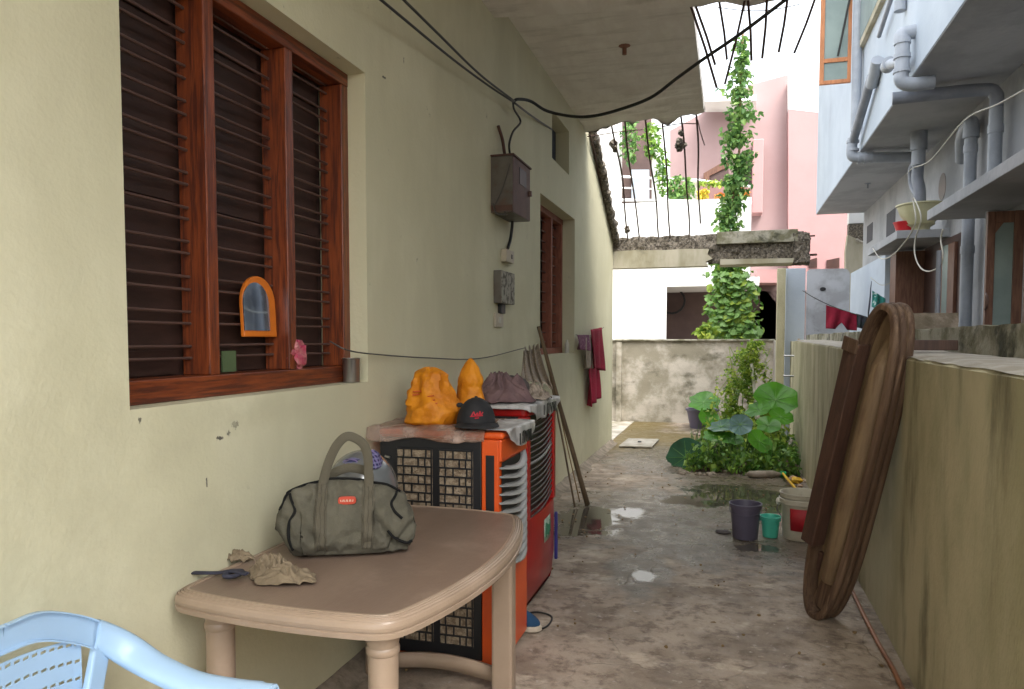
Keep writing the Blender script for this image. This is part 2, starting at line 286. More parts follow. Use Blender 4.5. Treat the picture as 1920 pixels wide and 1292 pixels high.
def floor_material():
    m = bpy.data.materials.new('worn wet concrete'); m.use_nodes = True
    N, L = m.node_tree.nodes, m.node_tree.links
    b = N['Principled BSDF']; b.inputs['Specular IOR Level'].default_value = 0.26
    geo = N.new('ShaderNodeTexCoord')
    P = geo.outputs['Object']
    def nz(sc, det=8, rgh=0.6, st=None):
        n = N.new('ShaderNodeTexNoise'); n.inputs['Scale'].default_value = sc; n.inputs['Detail'].default_value = det; n.inputs['Roughness'].default_value = rgh
        if st:
            mp = N.new('ShaderNodeMapping'); mp.inputs['Scale'].default_value = st; L.new(P, mp.inputs[0]); L.new(mp.outputs[0], n.inputs['Vector'])
        else: L.new(P, n.inputs['Vector'])
        return n.outputs['Fac']
    def mr(v, a, c, lo=0.0, hi=1.0):
        r = N.new('ShaderNodeMapRange'); r.interpolation_type = 'SMOOTHSTEP'
        r.inputs['From Min'].default_value = a; r.inputs['From Max'].default_value = c; r.inputs['To Min'].default_value = lo; r.inputs['To Max'].default_value = hi
        L.new(v, r.inputs['Value']); return r.outputs[0]
    def mx(f, a, c):
        x = N.new('ShaderNodeMix'); x.data_type = 'RGBA'; L.new(f, x.inputs[0])
        for s, v in ((6, a), (7, c)):
            if isinstance(v, bpy.types.NodeSocket): L.new(v, x.inputs[s])
            else: x.inputs[s].default_value = (*v, 1)
        return x.outputs[2]
    def mth(op, a, c):
        x = N.new('ShaderNodeMath'); x.operation = op
        for i, v in enumerate((a, c)):
            if isinstance(v, (int, float)): x.inputs[i].default_value = v
            else: L.new(v, x.inputs[i])
        return x.outputs[0]
    wob = nz(3.2, 10, 0.72)
    def blob(cx, cy, rx, ry):
        mp = N.new('ShaderNodeMapping'); mp.vector_type = 'TEXTURE'
        mp.inputs['Location'].default_value = (cx, cy, 0); mp.inputs['Scale'].default_value = (rx, ry, 1000)
        L.new(P, mp.inputs[0])
        ln = N.new('ShaderNodeVectorMath'); ln.operation = 'LENGTH'; L.new(mp.outputs[0], ln.inputs[0])
        return mth('SUBTRACT', 1.0, ln.outputs['Value'])
    def blobs(lst, w):
        acc = None
        for q in lst:
            v = blob(*q); acc = v if acc is None else mth('MAXIMUM', acc, v)
        return mth('ADD', acc, mth('MULTIPLY', mth('SUBTRACT', wob, 0.5), w))
    pud = blobs(PUDDLES, 2.0)
    damp = blobs(DAMPS, 2.2)
    moss = blobs(MOSSES, 1.6)
    base = mx(mr(nz(2.1), 0.36, 0.64), (0.42, 0.345, 0.27), (0.25, 0.20, 0.152))
    base = mx(mr(nz(9, 10, 0.7), 0.45, 0.66), base, (0.17, 0.13, 0.10))
    base = mx(mr(nz(24, 6, 0.6), 0.60, 0.72), base, (0.42, 0.37, 0.32))
    base = mx(mr(nz(1.1, 5), 0.56, 0.70), base, (0.15, 0.115, 0.088))
    base = mx(mr(nz(1.7, 9, .7, (1, 1.6, 1)), 0.54, 0.66), base, (0.50, 0.42, 0.33))
    base = mx(mr(moss, 0.0, 0.5), base, (0.16, 0.12, 0.05))
    wetf = mr(damp, -0.1, 0.5)
    base = mx(mth('MULTIPLY', wetf, 0.7), base, (0.085, 0.072, 0.052))
    pf = mr(pud, -0.05, 0.32)
    base = mx(mth('MULTIPLY', pf, 0.8), base, (0.05, 0.045, 0.038))
    L.new(base, b.inputs['Base Color'])
    r1 = mth('SUBTRACT', mr(nz(7), 0.35, 0.65, 0.55, 0.8), mth('MULTIPLY', wetf, 0.36))
    rr = N.new('ShaderNodeMix'); rr.data_type = 'FLOAT'; L.new(pf, rr.inputs[0]); L.new(r1, rr.inputs[2]); rr.inputs[3].default_value = 0.04
    L.new(rr.outputs[0], b.inputs['Roughness'])
    bh = mth('ADD', mth('MULTIPLY', nz(30, 8, 0.7), 0.5), mth('MULTIPLY', nz(5, 5), 1.6))
    vor = N.new('ShaderNodeTexVoronoi'); vor.feature = 'DISTANCE_TO_EDGE'; vor.inputs['Scale'].default_value = 0.85; vor.inputs['Randomness'].default_value = 1
    wv = N.new('ShaderNodeVectorMath'); wv.operation = 'ADD'
    nv = N.new('ShaderNodeTexNoise'); nv.inputs['Scale'].default_value = 3; L.new(P, nv.inputs['Vector'])
    sc = N.new('ShaderNodeVectorMath'); sc.operation = 'SCALE'; sc.inputs['Scale'].default_value = 0.5; L.new(nv.outputs['Color'], sc.inputs[0])
    L.new(P, wv.inputs[0]); L.new(sc.outputs[0], wv.inputs[1]); L.new(wv.outputs[0], vor.inputs['Vector'])
    crack = mr(vor.outputs['Distance'], 0.0, 0.006)
    bh = mth('ADD', bh, mth('MULTIPLY', crack, 0.5))
    bp = N.new('ShaderNodeBump'); bp.inputs['Distance'].default_value = 0.02
    L.new(mth('SUBTRACT', 0.55, mth('MULTIPLY', pf, 0.55)), bp.inputs['Strength'])
    L.new(bh, bp.inputs['Height']); L.new(bp.outputs[0], b.inputs['Normal'])
    return m

# ---------------------------------------------------------------- geometry helpers
class MB:
    def __init__(s): s.v = []; s.f = []
    def add(s, vs, fs):
        o = len(s.v); s.v += [Vector(v) for v in vs]; s.f += [tuple(i + o for i in f) for f in fs]; return s
    def box(s, x0, x1, y0, y1, z0, z1):
        vs = [(x, y, z) for x in (x0, x1) for y in (y0, y1) for z in (z0, z1)]
        return s.add(vs, [(0, 1, 3, 2), (4, 6, 7, 5), (0, 4, 5, 1), (2, 3, 7, 6), (0, 2, 6, 4), (1, 5, 7, 3)])
    def beam(s, a, b, w, h, up=(0, 0, 1)):
        a, b = Vector(a), Vector(b); d = (b - a).normalized(); u = Vector(up)
        if abs(d.dot(u)) > 0.99: u = Vector((0, 1, 0))
        x = d.cross(u).normalized(); y = x.cross(d)
        vs = []
        for p in (a, b):
            for i, j in ((-1, -1), (1, -1), (1, 1), (-1, 1)): vs.append(p + x * i * w / 2 + y * j * h / 2)
        return s.add(vs, [(3, 2, 1, 0), (4, 5, 6, 7), (0, 1, 5, 4), (1, 2, 6, 5), (2, 3, 7, 6), (3, 0, 4, 7)])
    def tube(s, pts, r, n=8, flat=None, cap=True, up=None):
        pts = [Vector(p) for p in pts]
        rs = r if isinstance(r, (list, tuple)) else [r] * len(pts)
        ref = None; vs = []
        for i, p in enumerate(pts):
            t = (pts[min(i + 1, len(pts) - 1)] - pts[max(i - 1, 0)])
            t = t.normalized() if t.length > 1e-9 else Vector((0, 0, 1))
            if ref is None:
                ref = Vector(up) if up else (Vector((0, 0, 1)) if abs(t.z) < 0.9 else Vector((0, 1, 0)))
            x = t.cross(ref)
            x = x.normalized() if x.length > 1e-6 else t.orthogonal().normalized()
            y = x.cross(t).normalized(); ref = y
            for k in range(n):
                a = 2 * math.pi * k / n
                vs.append(p + x * math.cos(a) * rs[i] * (flat[0] if flat else 1) + y * math.sin(a) * rs[i] * (flat[1] if flat else 1))
        fs = []
        for i in range(len(pts) - 1):
            for k in range(n):
                a, b = i * n + k, i * n + (k + 1) % n
                fs.append((a, b, b + n, a + n))
        if cap: fs.append(tuple(range(n - 1, -1, -1))); fs.append(tuple(range((len(pts) - 1) * n, len(pts) * n)))
        return s.add(vs, fs)
    def lathe(s, prof, c=(0, 0, 0), n=24, sx=1, sy=1):
        vs = []; c = Vector(c)
        for r, z in prof:
            for k in range(n):
                a = 2 * math.pi * k / n; vs.append(c + Vector((r * sx * math.cos(a), r * sy * math.sin(a), z)))
        fs = []
        for i in range(len(prof) - 1):
            for k in range(n):
                a, b = i * n + k, i * n + (k + 1) % n; fs.append((a, b, b + n, a + n))
        return s.add(vs, fs)
    def prism(s, poly, d):
        n = len(poly); d = Vector(d); p = [Vector(q) for q in poly]
        return s.add(p + [q + d for q in p], [tuple(range(n - 1, -1, -1)), tuple(range(n, 2 * n))] + [(i, (i + 1) % n, (i + 1) % n + n, i + n) for i in range(n)])
    def grid(s, fn, nu, nv, thick=0):
        vs = [fn(i / nu, j / nv) for i in range(nu + 1) for j in range(nv + 1)]
        fs = [(i * (nv + 1) + j, (i + 1) * (nv + 1) + j, (i + 1) * (nv + 1) + j + 1, i * (nv + 1) + j + 1) for i in range(nu) for j in range(nv)]
        return s.add(vs, fs)
    def ball(s, c, rx, ry, rz, n=12, m=8, jit=0.0, seed=0):
        c = Vector(c); rnd = random.Random(seed); vs = []
        for i in range(m + 1):
            for k in range(n):
                th = math.pi * i / m; a = 2 * math.pi * k / n; j = 1 + (rnd.uniform(-jit, jit) if jit else 0)
                if i in (0, m): j = 1
                vs.append(c + Vector((rx * math.sin(th) * math.cos(a) * j, ry * math.sin(th) * math.sin(a) * j, rz * math.cos(th) * j)))
        fs = [(i * n + k, (i + 1) * n + k, (i + 1) * n + (k + 1) % n, i * n + (k + 1) % n) for i in range(m) for k in range(n)]
        return s.add(vs, fs)
    def xf(s, mtx):
        s.v = [mtx @ v for v in s.v]; return s
    def build(s, name, m, parent=None, bevel=0, smooth=None, solid=0, sub=0, seg=2):
        me = bpy.data.meshes.new(name)
        org = Vector((0, 0, 0))
        me.from_pydata([tuple(v) for v in s.v], [], s.f)
        me.validate(); me.update()
        me.materials.append(m if not isinstance(m, str) else M[m])
        if smooth is not None:
            for p in me.polygons: p.use_smooth = True
            if smooth < 180: me.set_sharp_from_angle(angle=rad(smooth))
        o = bpy.data.objects.new(name, me); COL.objects.link(o)
        if solid:
            q = o.modifiers.new('solid', 'SOLIDIFY'); q.thickness = solid; q.offset = 0
        if sub:
            q = o.modifiers.new('sub', 'SUBSURF'); q.levels = sub; q.render_levels = sub
        if bevel:
            q = o.modifiers.new('bevel', 'BEVEL'); q.width = bevel; q.segments = seg; q.limit_method = 'ANGLE'; q.angle_limit = rad(35)
        if parent is not None:
            o.parent = parent
            o.matrix_parent_inverse = Matrix.Translation(-parent.location) @ Matrix.Identity(4) if parent.type == 'EMPTY' else Matrix.Identity(4)
            if parent.type == 'EMPTY': o.matrix_parent_inverse = parent.matrix_basis.inverted()
        return o
def tag(o, label=None, cat=None, group=None, kind=None):
    if label: o['label'] = label
    if cat: o['category'] = cat
    if group: o['group'] = group
    if kind: o['kind'] = kind
    return o
def empty(name, loc, label, cat, group=None):
    o = bpy.data.objects.new(name, None); COL.objects.link(o); o.location = loc; o.empty_display_size = 0.1
    return tag(o, label, cat, group)
def clone(o, parent, loc=None, scale=None, rot=None):
    c = o.copy(); COL.objects.link(c); c.parent = parent
    c.matrix_parent_inverse = o.matrix_parent_inverse.copy()
    if loc is not None: c.location = loc
    if scale is not None: c.scale = scale
    if rot is not None: c.rotation_euler = rot
    return c
def spline(pts, n=8):
    """smooth curve through the points (Catmull-Rom)"""
    p = [Vector(q) for q in pts]; p = [p[0] * 2 - p[1]] + p + [p[-1] * 2 - p[-2]]; out = []
    for i in range(1, len(p) - 2):
        for k in range(n):
            t = k / n; a, b, c, d = p[i - 1], p[i], p[i + 1], p[i + 2]
            out.append(0.5 * ((2 * b) + (c - a) * t + (2 * a - 5 * b + 4 * c - d) * t * t + (3 * b - a - 3 * c + d) * t ** 3))
    out.append(p[-2]); return out
def nv(p, s=1.0, k=1.0):
    return noise.noise_vector(Vector(p) * s) * k
def crumble(b, amp, scale, keep=None):
    for i, v in enumerate(b.v):
        if keep and keep(v): continue
        b.v[i] = v + nv(v, scale, amp) + nv(v, scale * 3.1, amp * 0.4)
    return b
def rough_box(x0, x1, y0, y1, z0, z1, step=0.05, amp=0.02, scale=9):
    """a box with gridded, displaced faces"""
    b = MB(); nx, ny, nz = [max(1, int(round((q1 - q0) / step))) for q0, q1 in ((x0, x1), (y0, y1), (z0, z1))]
    idx = {}
    def V(i, j, k):
        if (i, j, k) not in idx:
            idx[(i, j, k)] = len(b.v)
            b.v.append(Vector((x0 + (x1 - x0) * i / nx, y0 + (y1 - y0) * j / ny, z0 + (z1 - z0) * k / nz)))
        return idx[(i, j, k)]
    for i in range(nx):
        for j in range(ny):
            b.f.append((V(i, j, nz), V(i + 1, j, nz), V(i + 1, j + 1, nz), V(i, j + 1, nz)))
            b.f.append((V(i, j, 0), V(i, j + 1, 0), V(i + 1, j + 1, 0), V(i + 1, j, 0)))
    for i in range(nx):
        for k in range(nz):
            b.f.append((V(i, 0, k), V(i + 1, 0, k), V(i + 1, 0, k + 1), V(i, 0, k + 1)))
            b.f.append((V(i, ny, k), V(i, ny, k + 1), V(i + 1, ny, k + 1), V(i + 1, ny, k)))
    for j in range(ny):
        for k in range(nz):
            b.f.append((V(0, j, k), V(0, j, k + 1), V(0, j + 1, k + 1), V(0, j + 1, k)))
            b.f.append((V(nx, j, k), V(nx, j + 1, k), V(nx, j + 1, k + 1), V(nx, j, k + 1)))
    return crumble(b, amp, scale)

LW, RW = -1.61, 0.785     # faces of the house wall and of the boundary wall
# ---------------------------------------------------------------- ground
def eb(px, py, rx, ry):
    p = aZ(px, py, 0); return (p.x, p.y, rx, ry)
PUDDLES = [eb(1180, 962, .16, .22), eb(1100, 978, .34, .6), eb(1205, 1082, .09, .14), eb(1390, 930, .62, .55), eb(1300, 940, .4, .3), eb(1430, 1030, .2, .12), eb(1480, 950, .3, .4)]
DAMPS = [eb(1290, 1000, .5, .5), eb(1240, 960, 1.1, 1.3), eb(1390, 900, 1.0, 1.3), eb(1300, 1010, .8, .8), eb(1500, 1040, .5, .7), eb(1200, 1070, .25, .6), eb(1250, 860, .9, 1.5)]
MOSSES = [eb(1230, 830, 1.2, 2.0), eb(1400, 925, .9, 1.0), eb(1180, 800, 1.0, 1.6)]
b = MB(); b.grid(lambda u, v: Vector((-40 + 80 * u, -12 + 132 * v, -0.004)), 4, 4)
tag(b.build('ground', mat('street earth', (0.24, 0.21, 0.17), (0.18, 0.155, 0.12), 0.6, rough=0.95, bump=0.3)), kind='structure')
b = MB()
def fl(u, v):
    x = LW - 0.02 + (RW + 0.03 - LW) * u; y = -2.5 + 16.0 * v
    return Vector((x, y, 0.006 + 0.006 * noise.noise(Vector((x * 1.3, y * 1.3, 0))) ))
b.grid(fl, 40, 200)
tag(b.build('yard_floor', floor_material(), smooth=180), kind='structure')
b = MB(); b.box(-3.4, LW - 0.03, 10.6, 13.4, -0.1, 0.004)
tag(b.build('side_floor', M['farmoss']), kind='structure')
b = MB()
def cs(u, v):   # cement skirt run along the foot of the house wall
    y = -2.4 + 12.9 * u; x = LW + 0.002 + (0.10 + 0.05 * noise.noise(Vector((y * 2.5, 0, 1)))) * v
    return Vector((x, y, 0.055 * (1 - v) ** 1.5 + 0.011 + 0.012 * noise.noise(Vector((y * 6, v * 3, 5))) * (1 - v * 0.8)))
b.grid(cs, 200, 6)
tag(b.build('wall_foot_cement', M['stone'], smooth=180), kind='structure')

# ---------------------------------------------------------------- the house on the left
house = empty('house', (LW, 4, 0), 'cream plastered house along the left with two barred brown windows and a broken stair slab', 'house')
W1 = (1.68, 3.105, 1.262, 2.71)       # near window: y0, y1, z0, z1
W2 = (6.36, 7.87, 1.345, 2.775)
VT = (6.80, 7.56, 3.18, 3.62)
W1 = (1.68, 3.105, 1.30, 2.708)
def wall_with_holes():
    ys = sorted({-2.5, W1[0], W1[1], W2[0], W2[1], VT[0], VT[1], 8.7})
    zs = sorted({0.0, W1[2], W1[3], W2[2], W2[3], VT[2], VT[3], 4.3})
    b = MB(); X0, X1 = LW - 0.24, LW
    holes = (W1, W2, VT)
    def hole(y, z): return any(h[0] < y < h[1] and h[2] < z < h[3] for h in holes)
    id0 = {}
    def V(x, y, z):
        k = (round(x, 4), round(y, 4), round(z, 4))
        if k not in id0: id0[k] = len(b.v); b.v.append(Vector(k))
        return id0[k]
    for i in range(len(ys) - 1):
        for j in range(len(zs) - 1):
            y0, y1, z0, z1 = ys[i], ys[i + 1], zs[j], zs[j + 1]
            if hole((y0 + y1) / 2, (z0 + z1) / 2): continue
            b.f.append((V(X1, y0, z0), V(X1, y1, z0), V(X1, y1, z1), V(X1, y0, z1)))
            b.f.append((V(X0, y0, z0), V(X0, y0, z1), V(X0, y1, z1), V(X0, y1, z0)))
    for h in holes:
        y0, y1, z0, z1 = h
        zz = [z for z in zs if z0 <= z <= z1]; yy = [y for y in ys if y0 <= y <= y1]
        for k in range(len(zz) - 1):
            for y, s in ((y0, 1), (y1, -1)):
                q = (V(X0, y, zz[k]), V(X1, y, zz[k]), V(X1, y, zz[k + 1]), V(X0, y, zz[k + 1])); b.f.append(q if s < 0 else q[::-1])
        for k in range(len(yy) - 1):
            for z, s in ((z0, 1), (z1, -1)):
                q = (V(X0, yy[k], z), V(X1, yy[k], z), V(X1, yy[k + 1], z), V(X0, yy[k + 1], z)); b.f.append(q if s > 0 else q[::-1])
    # stretch below the stair, its top following the slope
    zt = 2.50
    pts = [(8.7, z) for z in zs if z <= 4.3] + [(10.58, zt), (10.58, 0.0)]
    n = len(pts)
    b.f.append(tuple(V(X1, y, z) for y, z in pts)[::-1]); b.f.append(tuple(V(X0, y, z) for y, z in pts))
    b.f.append((V(X1, 10.58, 0), V(X0, 10.58, 0), V(X0, 10.58, zt), V(X1, 10.58, zt)))
    b.f.append((V(X1, 10.58, zt), V(X0, 10.58, zt), V(X0, 8.7, 4.3), V(X1, 8.7, 4.3)))
    return b
# the last stretch really tops out at the slope 3.89 -> 2.87
def build_wall():
    b = wall_with_holes()
    for i, v in enumerate(b.v):
        if abs(v.y - 10.58) < 1e-3 and v.z > 2: b.v[i].z = 2.90
    for i, v in enumerate(b.v):
        if abs(v.y - 8.7) < 1e-3 and v.z > 4.2: b.v[i].z = 3.93
    return b.build('wall', M['plaster'], house)
build_wall()
# inside lining so that the openings are dark rooms
b = MB(); b.box(LW - 3.0, LW - 0.245, -2.5, 10.5, 0, 4.2)
b.build('inner_wall', M['gloom'], house)

def barred_window(W, bays, mull_w, rec, depth, rods, woodm, parent, rod_dz=0.041, frame_w=0.06, pairs=True, sill_h=0.075):
    y0, y1, z0, z1 = W
    xf, xb = LW - rec, LW - rec - depth
    f = MB()
    wroot = None
    f.box(xb, xf, y0 + 0.001, y1 - 0.001, z0 + 0.001, z0 + sill_h)
    frame = f.build('window', M['wood_y'] if woodm == 'wood' else M[woodm], parent, bevel=0.004)
    g = MB(); g.box(xb, xf, y0 + 0.001, y1 - 0.001, z1 - frame_w, z1 - 0.001)
    g.build('top_rail', M['wood_y'] if woodm == 'wood' else M[woodm], frame, bevel=0.004)
    ly = [y0 + 0.001, y1 - frame_w]
    for a in ly:
        g = MB(); g.box(xb, xf - 0.002, a, a + frame_w - 0.001, z0 + sill_h + 0.0005, z1 - frame_w - 0.0005)
        g.build('jamb', M[woodm], frame, bevel=0.004)
    mm = []
    for k in range(1, bays):
        c = y0 + (y1 - y0) * k / bays + (0.0 if bays == 3 else 0)
        g = MB(); g.box(xb, xf - 0.002, c - mull_w / 2, c + mull_w / 2, z0 + sill_h + 0.0005, z1 - frame_w - 0.0005)
        g.build('mullion', M[woodm], frame, bevel=0.004); mm.append(c)
    edges = [y0 + frame_w] + mm + [y1 - frame_w]
    xr = xb + 0.035
    rod = None
    for k in range(bays):
        a = edges[k] + (mull_w / 2 if k else 0); c = edges[k + 1] - (mull_w / 2 if k < bays - 1 else 0)
        for q in range(rods):
            z = z0 + sill_h + 0.06 + (z1 - z0 - sill_h - frame_w - 0.10) * q / (rods - 1)
            for dz in ((0, rod_dz) if pairs else (0,)):
                ap, cp = Vector((xr, a - 0.01, z + dz)), Vector((xr, c + 0.01, z + dz + random.uniform(-0.003, 0.003)))
                MB().tube([ap, cp], 0.0055, 6, cap=False).build('rod', M['rod'], frame, smooth=180)
        # closed leaves behind the rods
        g = MB(); g.box(xb - 0.045, xb - 0.015, edges[k] + 0.001, edges[k + 1] - 0.001, z0 + 0.02, z1 - 0.02)
        g.build('shutter', M['shutter'], frame, bevel=0.003)
        for zc in (z0 + 0.12, (z0 + z1) / 2, z1 - 0.12):
            g = MB(); g.box(xb - 0.0149, xb - 0.004, a + 0.02, c - 0.02, zc - 0.04, zc + 0.04)
            g.build('batten', M['shutter'], frame)
    return frame
random.seed(4)
barred_window(W1, 3, 0.052, 0.085, 0.115, 11, 'wood', house)
barred_window(W2, 3, 0.045, 0.13, 0.10, 13, 'wood_pink', house, pairs=False, sill_h=0.06)
# vent: a board set in the opening, painted reveal
b = MB(); b.box(LW - 0.16, LW - 0.14, VT[0] + 0.001, VT[1] - 0.001, VT[2] + 0.001, VT[3] - 0.001)
b.build('vent_board', M['vent'], house)

# porch slab close by (its far edge is a broken edge with hanging bars)
def near_edge(x):
    if x < -0.26: return 5.05 + 0.16 * (x + 1.6)
    return 5.30 + 0.05 * math.sin(7 * x) + 0.03 * math.sin(19 * x)
b = MB()
nx = 44
xs = [LW + 2.35 * i / nx for i in range(nx + 1)]
prof = []
for x in xs: prof.append((x, near_edge(x)))
vs = []; fs = []
for x, y in prof:
    vs += [(x, -2.2, 3.74), (x, y, 3.74), (x, y, 3.88), (x, -2.2, 3.88)]
for i in range(nx):
    a = i * 4
    for k in range(4): fs.append((a + k, a + 4 + k, a + 4 + (k + 1) % 4, a + (k + 1) % 4))
fs.append((0, 1, 2, 3)); fs.append((nx * 4 + 3, nx * 4 + 2, nx * 4 + 1, nx * 4))
b.add(vs, fs)
b.build('porch_slab', M['ceiling'], house)
# the farther slab under the stair head
SX1 = -0.29
KINK, Z1 = 8.30, 3.88
SLOPE = (2.90 - Z1) / (10.58 - KINK)
def soff_z(y): return Z1 if y < KINK else Z1 + SLOPE * (y - KINK)
edge_px = [(1112, 247), (1122, 244), (1135, 240), (1148, 236), (1160, 232), (1170, 224), (1178, 226), (1184, 234), (1196, 226), (1208, 217), (1222, 213), (1230, 222), (1238, 232), (1252, 236), (1265, 228), (1278, 214), (1292, 208), (1306, 210), (1316, 206), (1321, 203)]
n_sl = (0, -SLOPE, 1)
edge3 = [aP(px, py, (0, KINK, Z1), n_sl) for px, py in edge_px]
def edge_y(x):
    pts = sorted((p.x, p.y) for p in edge3)
    if x <= pts[0][0]: return pts[0][1]
    for (xa, ya), (xb_, yb) in zip(pts, pts[1:]):
        if x <= xb_: return ya + (yb - ya) * (x - xa) / (xb_ - xa + 1e-9)
    return pts[-1][1]
nx = 70; rows = 110
b = MB()
def under(u, v):
    x = LW + (SX1 - LW) * u; ye = max(KINK - 0.15, edge_y(x)); y = 4.9 + (ye - 4.9) * v
    z = soff_z(y)
    k = min(1, max(0, (y - 6.6) / 0.6)) * min(1, max(0, (u - 0.25) / 0.2)) * (1 if y < KINK + 0.1 else max(0, 1 - (y - KINK - 0.1) * 3))
    z += k * 0.030 * noise.noise(Vector((x * 2.0, y * 9 + x * 2, 0.3))) - k * 0.03 * abs(noise.noise(Vector((x * 1.6 + 3, y * 5, 2))))
    return Vector((x, y, z))
b.grid(under, nx, rows)
top0 = len(b.v)
b.grid(lambda u, v: under(u, v) + Vector((0, 0, 0.13)), nx, rows)
n1 = (nx + 1) * (rows + 1)
for j in range(rows):
    a = nx * (rows + 1) + j; b.f.append((a, a + 1, a + 1 + n1, a + n1))
    a = j; b.f.append((a, a + 1, a + 1 + n1, a + n1))
b.build('stair_soffit', M['ceiling'], house, smooth=50)
# crumbled broken edge
b = MB()
def lip(u, v):
    x = LW + 0.02 + (SX1 - 0.02 - LW) * u; ye = max(KINK - 0.15, edge_y(x)); a = math.pi * (v - 0.5)
    r = 0.07 + 0.035 * noise.noise(Vector((x * 9, 3, 1)))
    p = Vector((x, ye - 0.02 + r * math.cos(a) * 1.0, soff_z(ye) + 0.065 + 0.066 * math.sin(a)))
    return p + nv(p, 14, 0.022)
b.grid(lip, 90, 10)
b.build('broken_edge', M['broken'], house)
# strip of stair slab still clinging to the wall
b = MB()
for k in range(1):
    def st(u, v):
        y = 8.62 + (10.62 - 8.62) * u; z = 3.93 + (2.90 - 3.93) * (y - 8.7) / 1.88 - 0.01
        a = 2 * math.pi * v
        p = Vector((LW + 0.045 + 0.05 * math.cos(a), y, z + 0.07 * math.sin(a)))
        return p + nv(p, 11, 0.030) + nv(p, 30, 0.012)
    b.grid(st, 70, 12)
b.build('stair_stub', M['broken'], house)
# fan hook in the soffit
p = aZ(1171, 86, Z1)
b = MB(); b.tube([p + Vector((0, 0, 0.02)), p + Vector((0, 0, -0.07))], 0.018, 8); b.ball(p, 0.05, 0.05, 0.012, 10, 4)
b.build('fan_hook', mat('rusty hook', (0.25, 0.11, 0.07), rough=0.8), house, smooth=60)
# bars of the broken flight
zoff = 0.02
for (xa, ya, xb_, yb, bend) in [(1106, 262, 1150, 458, 0), (1148, 240, 1176, 447, 0.02), (1172, 232, 1206, 487, -0.01), (1209, 228, 1236, 452, 0.01), (1243, 234, 1259, 481, 0), (1276, 228, 1292, 450, 0.015), (1306, 212, 1312, 416, 0)]:
    A = aP(xa, ya - 8, (0, KINK, Z1 + 0.05), n_sl); B = aP(xb_, yb, (0, KINK, Z1 + 0.05), n_sl)
    mid = [A.lerp(B, t) + Vector((bend * math.sin(math.pi * t) * 1.5 + 0.008 * math.sin(9 * t + xa), 0, 0.02 * math.sin(6 * t + xa))) for t in [i / 14 for i in range(15)]]
    rb = MB().tube(mid, 0.0105, 6).build('rebar', M['rebar'], house, smooth=180)
    for (cx, cy, r) in {1148: [(1150, 270, .045), (1153, 280, .03), (1176, 430, .04)], 1276: [(1274, 266, .035), (1273, 275, .05), (1282, 272, .035), (1277, 250, .03)], 1209: []}.get(xa, []):
        c = aP(cx, cy, (0, KINK, Z1 + 0.05), n_sl)
        MB().ball(c, r, r, r * 1.2, 9, 7, 0.35, cx).build('concrete_lump', M['broken'], rb)
for P in ([(1100, 256), (1130, 252), (1170, 246), (1205, 243)], [(1240, 238), (1275, 232), (1308, 232)], [(1308, 225), (1314, 250), (1321, 272)], [(1108, 258), (1106, 250), (1112, 243), (1122, 241)]):
    MB().tube(spline([aP(x, y, (0, KINK, Z1 + 0.05), n_sl) for x, y in P], 5), 0.006, 6).build('rebar', M['rebar'], house, smooth=180)
# bars hanging from the broken edge of the porch slab
for (xa, ya, xb_, yb) in [(1296, 14, 1344, 165), (1305, 14, 1341, 122), (1349, 8, 1363, 112), (1396, 2, 1359, 158), (1402, 0, 1409, 114), (1438, -6, 1429, 110), (1477, -8, 1460, 98), (1532, -14, 1489, 100)]:
    A = aZ(xa, ya - 6, 3.80) ; A.y = min(A.y, near_edge(A.x) - 0.02) if A.x > -0.3 else A.y
    A = aY(xa, ya, 5.27); B = aY(xb_, yb, 5.27 + random.uniform(0.1, 0.35))
    d = (A - B).normalized()
    MB().tube([A + d * 0.05, A.lerp(B, 0.5) + Vector((0.006, 0, 0)), B], 0.0085, 6).build('rebar', M['rebar'], house, smooth=180)
MB().tube(spline([aY(1345, 14, 5.4), aY(1400, 20, 5.45), aY(1450, 18, 5.4), aY(1500, 8, 5.4)], 5), 0.003, 5).build('tie_wire', M['wire_grey'], house)

# landing beam across the passage end
BY = 10.6
beam = empty('landing_beam', (-0.3, BY, 2.5), 'broken mossy concrete beam spanning the passage below the hanging stair bars', 'beam')
bl = aY(1146, 450, BY).x
rough_box(-1.86, 0.93, BY + 0.03, BY + 0.33, 2.68, 2.935, 0.045, 0.030, 10).build('core', M['broken'], beam)
b = MB()
fx = [(-1.85, 2.50), (-0.30, 2.50), (-0.33, 2.56), (-0.24, 2.60), (-0.31, 2.66), (-0.29, 2.73), (-0.6, 2.745), (-0.9, 2.735), (-1.3, 2.75), (-1.61, 2.74), (-1.85, 2.75)]
b.prism([(x, BY, z) for x, z in fx], (0, 0.2, 0)); b.build('plaster_face', M['cream_far'], beam)
rough_box(-0.30, 0.95, BY + 0.04, BY + 0.30, 2.55, 2.72, 0.045, 0.030, 12).build('core', M['broken'], beam)
b = MB(); b.box(-0.19, 0.85, BY - 0.03, BY + 0.34, 2.79, 2.955); b.build('parapet_block', M['coping'], beam, bevel=0.006)
b = MB(); b.box(-0.14, 0.80, BY - 0.02, BY + 0.32, 2.505, 2.57); crumble(b, 0.02, 5); b.build('lower_lip', M['cream_far'], beam)
rough_box(0.80, 1.0, BY - 0.02, BY + 0.28, 2.50, 2.90, 0.04, 0.035, 12).build('broken_end', M['broken'], beam)
for xx, z0, z1 in ((aY(1392, 440, BY).x, 2.80, 2.96), (aY(1455, 450, BY).x, 2.80, 2.955)):
    pass
MB().tube([Vector((0.95, BY + .1, 2.87)), Vector((1.06, BY, 2.86))], 0.012, 6).build('rebar', M['rebar'], beam)
MB().tube([Vector((0.95, BY + .1, 2.62)), Vector((1.09, BY, 2.61))], 0.016, 6).build('rebar', M['rebar'], beam)

